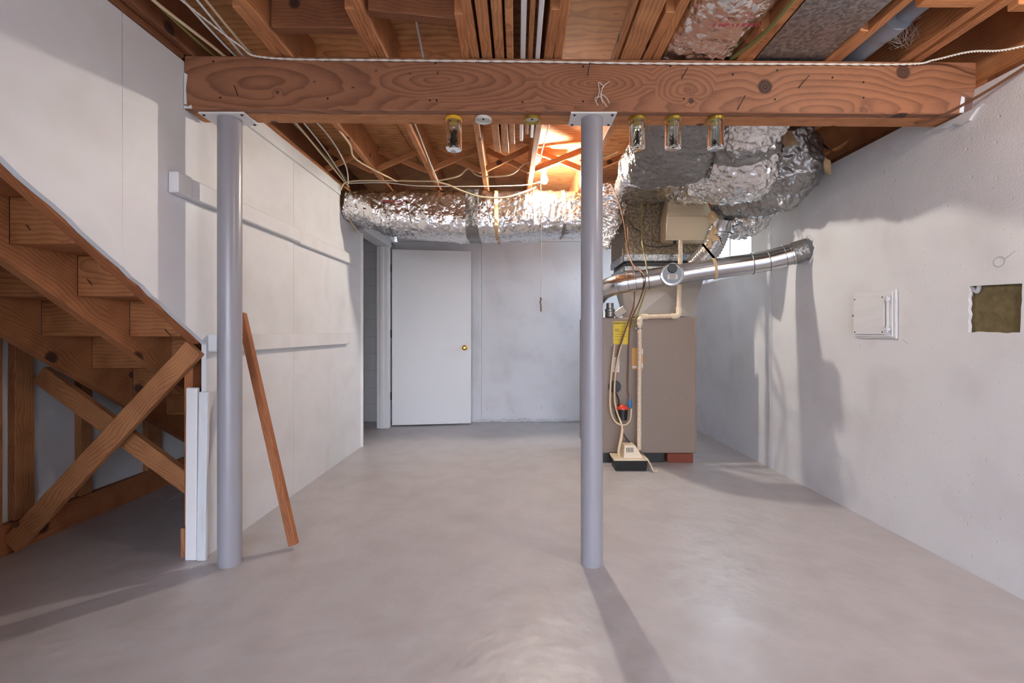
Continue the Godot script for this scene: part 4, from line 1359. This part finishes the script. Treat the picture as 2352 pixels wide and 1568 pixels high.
# ------------------------------------------------------------------ lamps
func bulb_lamp(t: Node3D, glow_energy: float, lit: Color) -> void:
	put("socket", lathe_mesh([Vector2(0, 0.115), Vector2(0.055, 0.115), Vector2(0.057, 0.10), Vector2(0.05, 0.09), Vector2(0.026, 0.085), Vector2(0.022, 0.05), Vector2(0.018, 0.047), Vector2(0, 0.047)], 28), M.porcelain, t)
	put("bulb", lathe_mesh([Vector2(0, 0.05), Vector2(0.013, 0.05), Vector2(0.014, 0.03), Vector2(0.022, 0.015), Vector2(0.029, -0.003), Vector2(0.029, -0.02), Vector2(0.022, -0.036), Vector2(0.01, -0.044), Vector2(0, -0.045)], 24), M.bulb_glow, t)
	var l := OmniLight3D.new()
	l.name = "light"
	t.add_child(l)
	l.position = Vector3(0, -0.008, 0)
	l.light_color = lit
	l.light_energy = glow_energy
	l.light_size = 0.028
	l.omni_range = 12.0
	l.omni_attenuation = 2.0
	l.shadow_enabled = true


func build_lamps() -> void:
	var t := thing("bulb_lamp", "bare glowing bulb in a porcelain socket beside a joist", "lamp", V(0.173, 2.27, 3.71))
	bulb_lamp(t, 2.4, Color(1.0, 0.96, 0.90))
	var arm := put("mounting_block", box_mesh(Vector3(0.15, 0.03, 0.09), 0.003), M.brace_wood, t)
	arm.position = Vector3(0.04, 0.131, 0)
	put("cord_loop", tube_mesh(eased([Vector3(-0.02, 0.15, 0.06), Vector3(-0.01, 0.12, 0.065), Vector3(0.02, 0.11, 0.065), Vector3(0.03, 0.14, 0.065), Vector3(0.0, 0.11, 0.065), Vector3(-0.04, 0.09, 0.06)], 6), 0.004, 7), M.cable_brown, t)
	put("pull_cord", tube_mesh(eased([Vector3(-0.028, 0.08, 0.02), Vector3(-0.03, -0.1, 0.022), Vector3(-0.024, -0.5, 0.022), Vector3(-0.026, -0.8, 0.022), Vector3(-0.03, -0.94, 0.022)], 8), 0.003, 7), M.rope, t)
	put("cord_knot", tube_mesh(eased([Vector3(-0.034, -0.94, 0.022), Vector3(-0.026, -0.955, 0.026), Vector3(-0.033, -0.97, 0.02), Vector3(-0.029, -1.0, 0.022), Vector3(-0.027, -1.05, 0.022)], 6), 0.0055, 7), M.cable_brown, t)
	var t2 := thing("bulb_lamp", "unseen bulb near the right wall beside the camera, out of view, lighting the door and back wall", "lamp", V(1.70, 2.19, 0.98))  # out of view, placed to light the door and back wall
	bulb_lamp(t2, 0.85, Color(1.0, 0.965, 0.92))
	var m := put("mounting_block", box_mesh(Vector3(0.12, 0.03, 0.09), 0.003), M.brace_wood, t2)
	m.position = Vector3(0, 0.131, 0)


# ------------------------------------------------------------------ cables, rope, string
func build_wires() -> void:
	# near top left, along the wall and over the beam
	var top := [
		["pinkish cable along the top of the left wall", "cable_cream", 0.0065, [V(-1.40, 2.31, 0.6), V(-1.39, 2.30, 1.6), V(-1.33, 2.29, 2.1), V(-1.33, 2.30, 2.6), V(-1.39, 2.285, 3.3), V(-1.44, 2.26, 3.9)]],
		["olive cable nearest the left wall above the beam", "cable_olive", 0.006, [V(-1.42, 2.33, 0.6), V(-1.415, 2.33, 1.6), V(-1.38, 2.295, 2.1), V(-1.37, 2.31, 2.8), V(-1.42, 2.29, 3.9)]],
		["white cable second from the left wall above the beam", "cable_white", 0.005, [V(-1.33, 2.36, 0.6), V(-1.31, 2.36, 1.5), V(-1.29, 2.30, 2.1), V(-1.28, 2.33, 2.5), V(-1.22, 2.30, 2.9), V(-1.28, 2.27, 3.4), V(-1.40, 2.25, 3.78)]],
		["white cable third from the left wall above the beam", "cable_white", 0.005, [V(-1.27, 2.38, 0.6), V(-1.255, 2.37, 1.5), V(-1.25, 2.295, 2.1), V(-1.30, 2.33, 2.5), V(-1.33, 2.30, 3.1), V(-1.43, 2.28, 3.8)]],
		["cream cable crossing from the left wall to the second joist bay", "cable_cream", 0.006, [V(-1.22, 2.40, 1.4), V(-1.21, 2.30, 2.1), V(-1.19, 2.36, 2.5), V(-1.10, 2.262, 2.95), V(-1.16, 2.265, 3.3), V(-1.0, 2.26, 3.75)]],
	]
	for q in top:
		tag(cable("house_cable", q[3], q[2], M[q[1]]), q[0], "cable", "house wiring")
	# along and over the trunk duct
	var run := [
		["cream cable arching from the left wall along the joist bottoms", "cable_cream", 0.006, [V(-1.46, 2.2, 3.78), V(-1.42, 2.25, 3.76), V(-1.3, 2.262, 3.74), V(-1.0, 2.262, 3.74), V(-0.75, 2.258, 3.74), V(-0.66, 2.262, 3.74)]],
		["cream cable rising from the second joist to the bulb joist", "cable_cream", 0.006, [V(-0.66, 2.25, 3.70), V(-0.5, 2.28, 3.68), V(-0.42, 2.33, 3.66), V(-0.33, 2.265, 3.64), V(-0.1, 2.262, 3.6), V(0.0, 2.32, 3.56), V(0.05, 2.34, 3.55)]],
		["cream cable drooping in front of the trunk duct", "cable_cream", 0.007, [V(-0.70, 2.262, 3.76), V(-0.6, 2.24, 3.77), V(-0.48, 2.19, 3.775), V(-0.33, 2.145, 3.78), V(-0.15, 2.14, 3.78), V(0.0, 2.18, 3.78), V(0.11, 2.22, 3.77)]],
		["thin white cable lying along the top of the trunk duct", "cable_white", 0.004, [V(-1.40, 2.262, 3.80), V(-1.1, 2.262, 3.79), V(-0.85, 2.24, 3.80), V(-0.4, 2.236, 3.80), V(0.0, 2.245, 3.80), V(0.15, 2.262, 3.76)]],
		["cream cable entering the wall cut below the trunk duct's left end", "cable_cream", 0.006, [V(-1.465, 2.05, 3.93), V(-1.45, 1.99, 3.96), V(-1.44, 1.96, 4.05), V(-1.49, 1.95, 4.2)]],
		["cable passing behind the right column towards the grey-taped duct", "cable_cream", 0.005, [V(0.40, 2.262, 3.3), V(0.55, 2.262, 3.25), V(0.64, 2.268, 3.15)]],
		["white cable hanging from the bulb's joist towards the beam", "cable_white", 0.005, [V(0.19, 2.40, 2.45), V(0.17, 2.36, 2.9), V(0.14, 2.34, 3.3), V(0.135, 2.37, 3.6)]],
		["white cable down the second joist's side behind the beam", "cable_white", 0.005, [V(-0.645, 2.34, 2.5), V(-0.650, 2.31, 2.9), V(-0.665, 2.29, 3.3), V(-0.675, 2.262, 3.75)]],
		["thin white wire standing in the bay above the beam's left half", "cable_white", 0.005, [V(-0.47, 2.46, 2.0), V(-0.465, 2.40, 2.1), V(-0.46, 2.30, 2.25)]],
		["olive cable along the right edge of the foil duct above the beam", "cable_olive", 0.009, [V(0.985, 2.262, 1.2), V(0.983, 2.262, 1.6), V(0.975, 2.264, 1.9), V(0.94, 2.29, 2.12)]],
	]
	for q in run:
		tag(cable("house_cable", q[3], q[2], M[q[1]]), q[0], "cable", "house wiring")
	# control wires beside the furnace
	var ctl := [
		["brown control wire dropping from the duct to the furnace side", "cable_brown", 0.006, [V(0.69, 2.22, 3.68), V(0.76, 2.06, 3.68), V(0.80, 1.9, 3.69), V(0.83, 1.7, 3.70), V(0.85, 1.56, 3.62), V(0.86, 1.3, 3.62), V(0.845, 1.19, 3.68), V(0.80, 1.02, 3.74), V(0.76, 0.86, 3.76), V(0.735, 0.65, 3.765), V(0.73, 0.45, 3.765)]],
		["copper line running down the furnace to the blue valve", "cable_brown", 0.005, [V(0.835, 2.085, 3.72), V(0.835, 1.9, 3.72), V(0.84, 1.62, 3.66), V(0.87, 1.45, 3.34), V(0.885, 1.3, 3.55), V(0.862, 1.12, 3.76), V(0.85, 0.8, 3.77), V(0.845, 0.6, 3.765), V(0.85, 0.55, 3.75)]],
		["yellow-green wire dropping in front of the plenum", "cable_olive", 0.006, [V(0.955, 2.09, 3.76), V(0.955, 1.8, 3.76), V(0.955, 1.56, 3.62), V(0.95, 1.4, 3.62), V(0.91, 1.22, 3.69), V(0.87, 1.1, 3.75)]],
		["thin brown wire slanting over the plenum to the humidifier", "cable_brown", 0.003, [V(1.02, 2.10, 3.86), V(1.0, 2.0, 3.86), V(0.985, 1.88, 3.86), V(1.06, 1.82, 3.85), V(1.12, 1.77, 3.78)]],
		["black wire looping from the plenum to the humidifier's drain", "cable_black", 0.004, [V(0.86, 1.98, 3.84), V(0.91, 1.91, 3.84), V(0.97, 1.87, 3.84), V(0.99, 1.78, 3.83), V(1.08, 1.745, 3.80), V(1.2, 1.75, 3.76)]],
		["white tubing looped under the red-lidded trap", "cable_cream", 0.007, [V(0.735, 0.96, 3.75), V(0.715, 0.78, 3.75), V(0.70, 0.6, 3.745), V(0.70, 0.44, 3.73), V(0.735, 0.35, 3.72), V(0.80, 0.325, 3.715), V(0.85, 0.36, 3.72), V(0.865, 0.45, 3.735)]],
		["thick cream hose down the furnace to the pump", "cable_cream", 0.008, [V(0.835, 1.13, 3.75), V(0.79, 0.96, 3.755), V(0.745, 0.75, 3.755), V(0.735, 0.55, 3.755), V(0.75, 0.44, 3.75), V(0.78, 0.33, 3.70), V(0.785, 0.27, 3.69)]],
		["black cord tangled between the trap and the pump", "cable_black", 0.006, [V(0.745, 0.58, 3.765), V(0.77, 0.5, 3.75), V(0.745, 0.42, 3.76), V(0.78, 0.33, 3.73), V(0.80, 0.25, 3.71), V(0.85, 0.18, 3.70), V(0.895, 0.13, 3.69)]],
	]
	for q in ctl:
		tag(cable("control_wire", q[3], q[2], M[q[1]]), q[0], "wire", "wires and hoses on the furnace")
	# twisted white rope along the beam's top edge
	var line := eased([V(-1.36, 2.36, 1.72), V(-1.30, 2.325, 1.80), V(-1.20, 2.272, 1.98), V(-1.12, 2.262, 2.062), V(-0.6, 2.256, beam_front(-0.6) - 0.009), V(0.0, 2.255, beam_front(0.0) - 0.009), V(0.6, 2.251, beam_front(0.6) - 0.009), V(1.2, 2.254, beam_front(1.2) - 0.009), V(1.72, 2.257, beam_front(1.72) - 0.009), V(1.82, 2.262, 2.08), V(1.90, 2.25, 2.0), V(1.97, 2.215, 1.93), V(2.04, 2.20, 1.85)], 40)
	var rope := begin()
	for s in 2:
		var pts := []
		for k in line.size():
			var a := k * 0.85 + PI * s
			pts.append(line[k] + Vector3(0, cos(a), sin(a)) * 0.0022)
		rope.append_from(tube_mesh(pts, 0.0027, 6), 0, Transform3D())
	tag(put("rope", rope.commit(), M.rope), "twisted white rope strung along the beam's top edge", "rope")
	# dark cable from the right wall round the beam's end
	tag(cable("house_cable", [V(1.975, 2.12, 1.72), V(1.965, 2.10, 1.80), V(1.93, 2.06, 1.95), V(1.885, 2.03, 2.085), V(1.86, 2.025, 2.16), V(1.835, 2.033, 2.2)], 0.006, M.cable_brown), "dark cable slanting past the beam's right end", "cable", "house wiring")
	# frayed twine on a nail above the right column
	var tw := begin()
	for q in [[V(0.385, 2.168, 2.084), V(0.36, 2.145, 2.075), V(0.345, 2.11, 2.078), V(0.355, 2.07, 2.08)], [V(0.385, 2.168, 2.084), V(0.352, 2.135, 2.072), V(0.35, 2.09, 2.075), V(0.375, 2.055, 2.082)], [V(0.36, 2.145, 2.08), V(0.335, 2.16, 2.075), V(0.34, 2.12, 2.078), V(0.325, 2.08, 2.08)], [V(0.345, 2.1, 2.08), V(0.32, 2.09, 2.075), V(0.335, 2.06, 2.08)], [V(0.35, 2.11, 2.08), V(0.37, 2.09, 2.07), V(0.385, 2.07, 2.08)]]:
		tw.append_from(tube_mesh(eased(q, 5), 0.0016, 5), 0, Transform3D())
	tag(put("twine", tw.commit(), M.rope), "frayed tuft of twine on the beam above the middle column", "twine")


# ------------------------------------------------------------------ jars, stick, electric box
func build_small_things() -> void:
	var jars := [[-0.3145, "lid_yellow", 0.148, "jar with a bright yellow lid hanging left of the middle column", 40, 0.075, 0.10], [0.527, "lid_gold", 0.142, "nail jar hanging just right of the middle column", 22, 0.07, 0.085], [0.69, "lid_gold", 0.142, "nail jar hanging in the middle of the three on the right", 18, 0.055, 0.05], [0.885, "lid_gold", 0.142, "rightmost hanging nail jar, over the silver duct", 20, 0.03, 0.04]]
	for q in jars:
		var at := V(q[0], 2.0395, 2.155)
		var j := thing("hanging_jar", "clear glass " + q[3], "jar", at, "jars under the beam")
		put("lid", lathe_mesh([Vector2(0, 0), Vector2(0.036, 0), Vector2(0.038, -0.003), Vector2(0.038, -0.014), Vector2(0.0365, -0.015), Vector2(0.0, -0.0152)], 32), M[q[1]], j)
		var b: float = -q[2]
		put("glass", lathe_mesh([Vector2(0.0, b + 0.007), Vector2(0.028, b + 0.0045), Vector2(0.032, b + 0.006), Vector2(0.0338, b + 0.011), Vector2(0.0338, -0.034), Vector2(0.0313, -0.023), Vector2(0.0313, -0.0165), Vector2(0.034, -0.0165), Vector2(0.034, -0.022), Vector2(0.0365, -0.032), Vector2(0.0365, b + 0.008), Vector2(0.0345, b + 0.002), Vector2(0.03, b), Vector2(0.0, b + 0.003)], 40), M.jar_glass, j)
		var pile := begin()
		for k in q[4]:
			var a := rng.randf() * TAU
			var r := sqrt(rng.randf()) * 0.022
			var p := Vector3(cos(a) * r, b + 0.006 + rng.randf() * q[6] * 0.35, sin(a) * r)
			var a2 := a + PI + rng.randf_range(-1.2, 1.2)
			var reach := rng.randf() * 0.026
			var e := Vector3(cos(a2) * reach, p.y + q[5] * rng.randf_range(0.45, 1.0), sin(a2) * reach)
			if e.y > -0.02:
				e.y = -0.02
			pile.append_from(tube_mesh([p, e], 0.0016, 5), 0, Transform3D())
		var n := put("loose_nails", pile.commit(), M.nail_steel)
		n.position = at
		n.set_meta("kind", "stuff")
		tag(n, "steel nails inside the " + q[3], "nails", "nails in the jars")
	var lids := [[-0.179, "lid_white", "empty white jar lid screwed under the beam beside the yellow-lidded jar"], [0.044, "lid_gold", "empty gold-rimmed jar lid under the beam left of the middle column"]]
	for q in lids:
		var l := thing("jar_lid", q[2], "lid", V(q[0], 2.0395, 2.155), "jar lids under the beam")
		put("rim", lathe_mesh([Vector2(0.036, 0), Vector2(0.038, -0.002), Vector2(0.038, -0.014), Vector2(0.036, -0.015), Vector2(0.034, -0.014), Vector2(0.033, -0.004)], 32), M[q[1]], l)
		put("disc", lathe_mesh([Vector2(0.0335, -0.001), Vector2(0.033, -0.005), Vector2(0.0, -0.005)], 32), M.lid_white, l)
		put("screw", lathe_mesh([Vector2(0.005, -0.005), Vector2(0.004, -0.008), Vector2(0, -0.0085)], 10), M.dark_steel, l)

	# stick leaning on the left wall
	tag(board("leaning_stick", V(-1.118, 0.019, 2.30), V(-1.458, 1.155, 2.44), 0.038, 0.036, M.red_wood, null, Vector3(1, 0.3, 0)), "reddish wooden stick leaning against the left wall by the column", "stick")
	tag(box("wood_scrap", Vector3(-1.605, 0, 2.205), Vector3(-1.585, 0.14, 2.225), M.stud_wood), "short wood scrap standing at the foot of the stair post", "wood scrap")

	# painted-over electric box
	var e := thing("electric_box", "white painted-over electric box with a hinged cover on the right wall", "electric box")
	e.transform = on_wall(2.605, 1.155, 0.0)
	put("back_box", box_mesh(Vector3(0.29, 0.262, 0.012), 0.005), M.wall_paint, e).position = Vector3(0, 0, 0.0061)
	put("rim", box_mesh(Vector3(0.27, 0.242, 0.008), 0.003), M.wall_paint, e).position = Vector3(-0.004, 0.0, 0.016)
	var cover := put("cover", box_mesh(Vector3(0.225, 0.212, 0.010), 0.003), M.wall_paint, e)
	cover.position = Vector3(-0.022, -0.002, 0.025)
	for sx in [-1, 1]:
		for sy in [-1, 1]:
			var s := put("screw", lathe_mesh([Vector2(0, 0.002), Vector2(0.003, 0.002), Vector2(0.004, 0)], 8), M.dark_steel, cover)
			s.transform = Transform3D(Basis(Vector3.RIGHT, PI / 2), Vector3(sx * 0.1, sy * 0.094, 0.005))
	for y in [-0.08, 0.08]:
		var h := put("hinge", box_mesh(Vector3(0.03, 0.02, 0.016), 0.004), M.wall_paint, e)
		h.position = Vector3(0.106, y, 0.027)
		put("pin", tube_mesh([Vector3(0.112, y + 0.017, 0.032), Vector3(0.112, y - 0.017, 0.032)], 0.006, 8), M.wall_paint, e)
	put("hinge_bar", box_mesh(Vector3(0.012, 0.14, 0.010), 0.003), M.wall_paint, e).position = Vector3(0.106, 0, 0.024)
	put("latch", box_mesh(Vector3(0.02, 0.012, 0.014), 0.003), M.dull_metal, e).position = Vector3(-0.152, 0.0, 0.012)
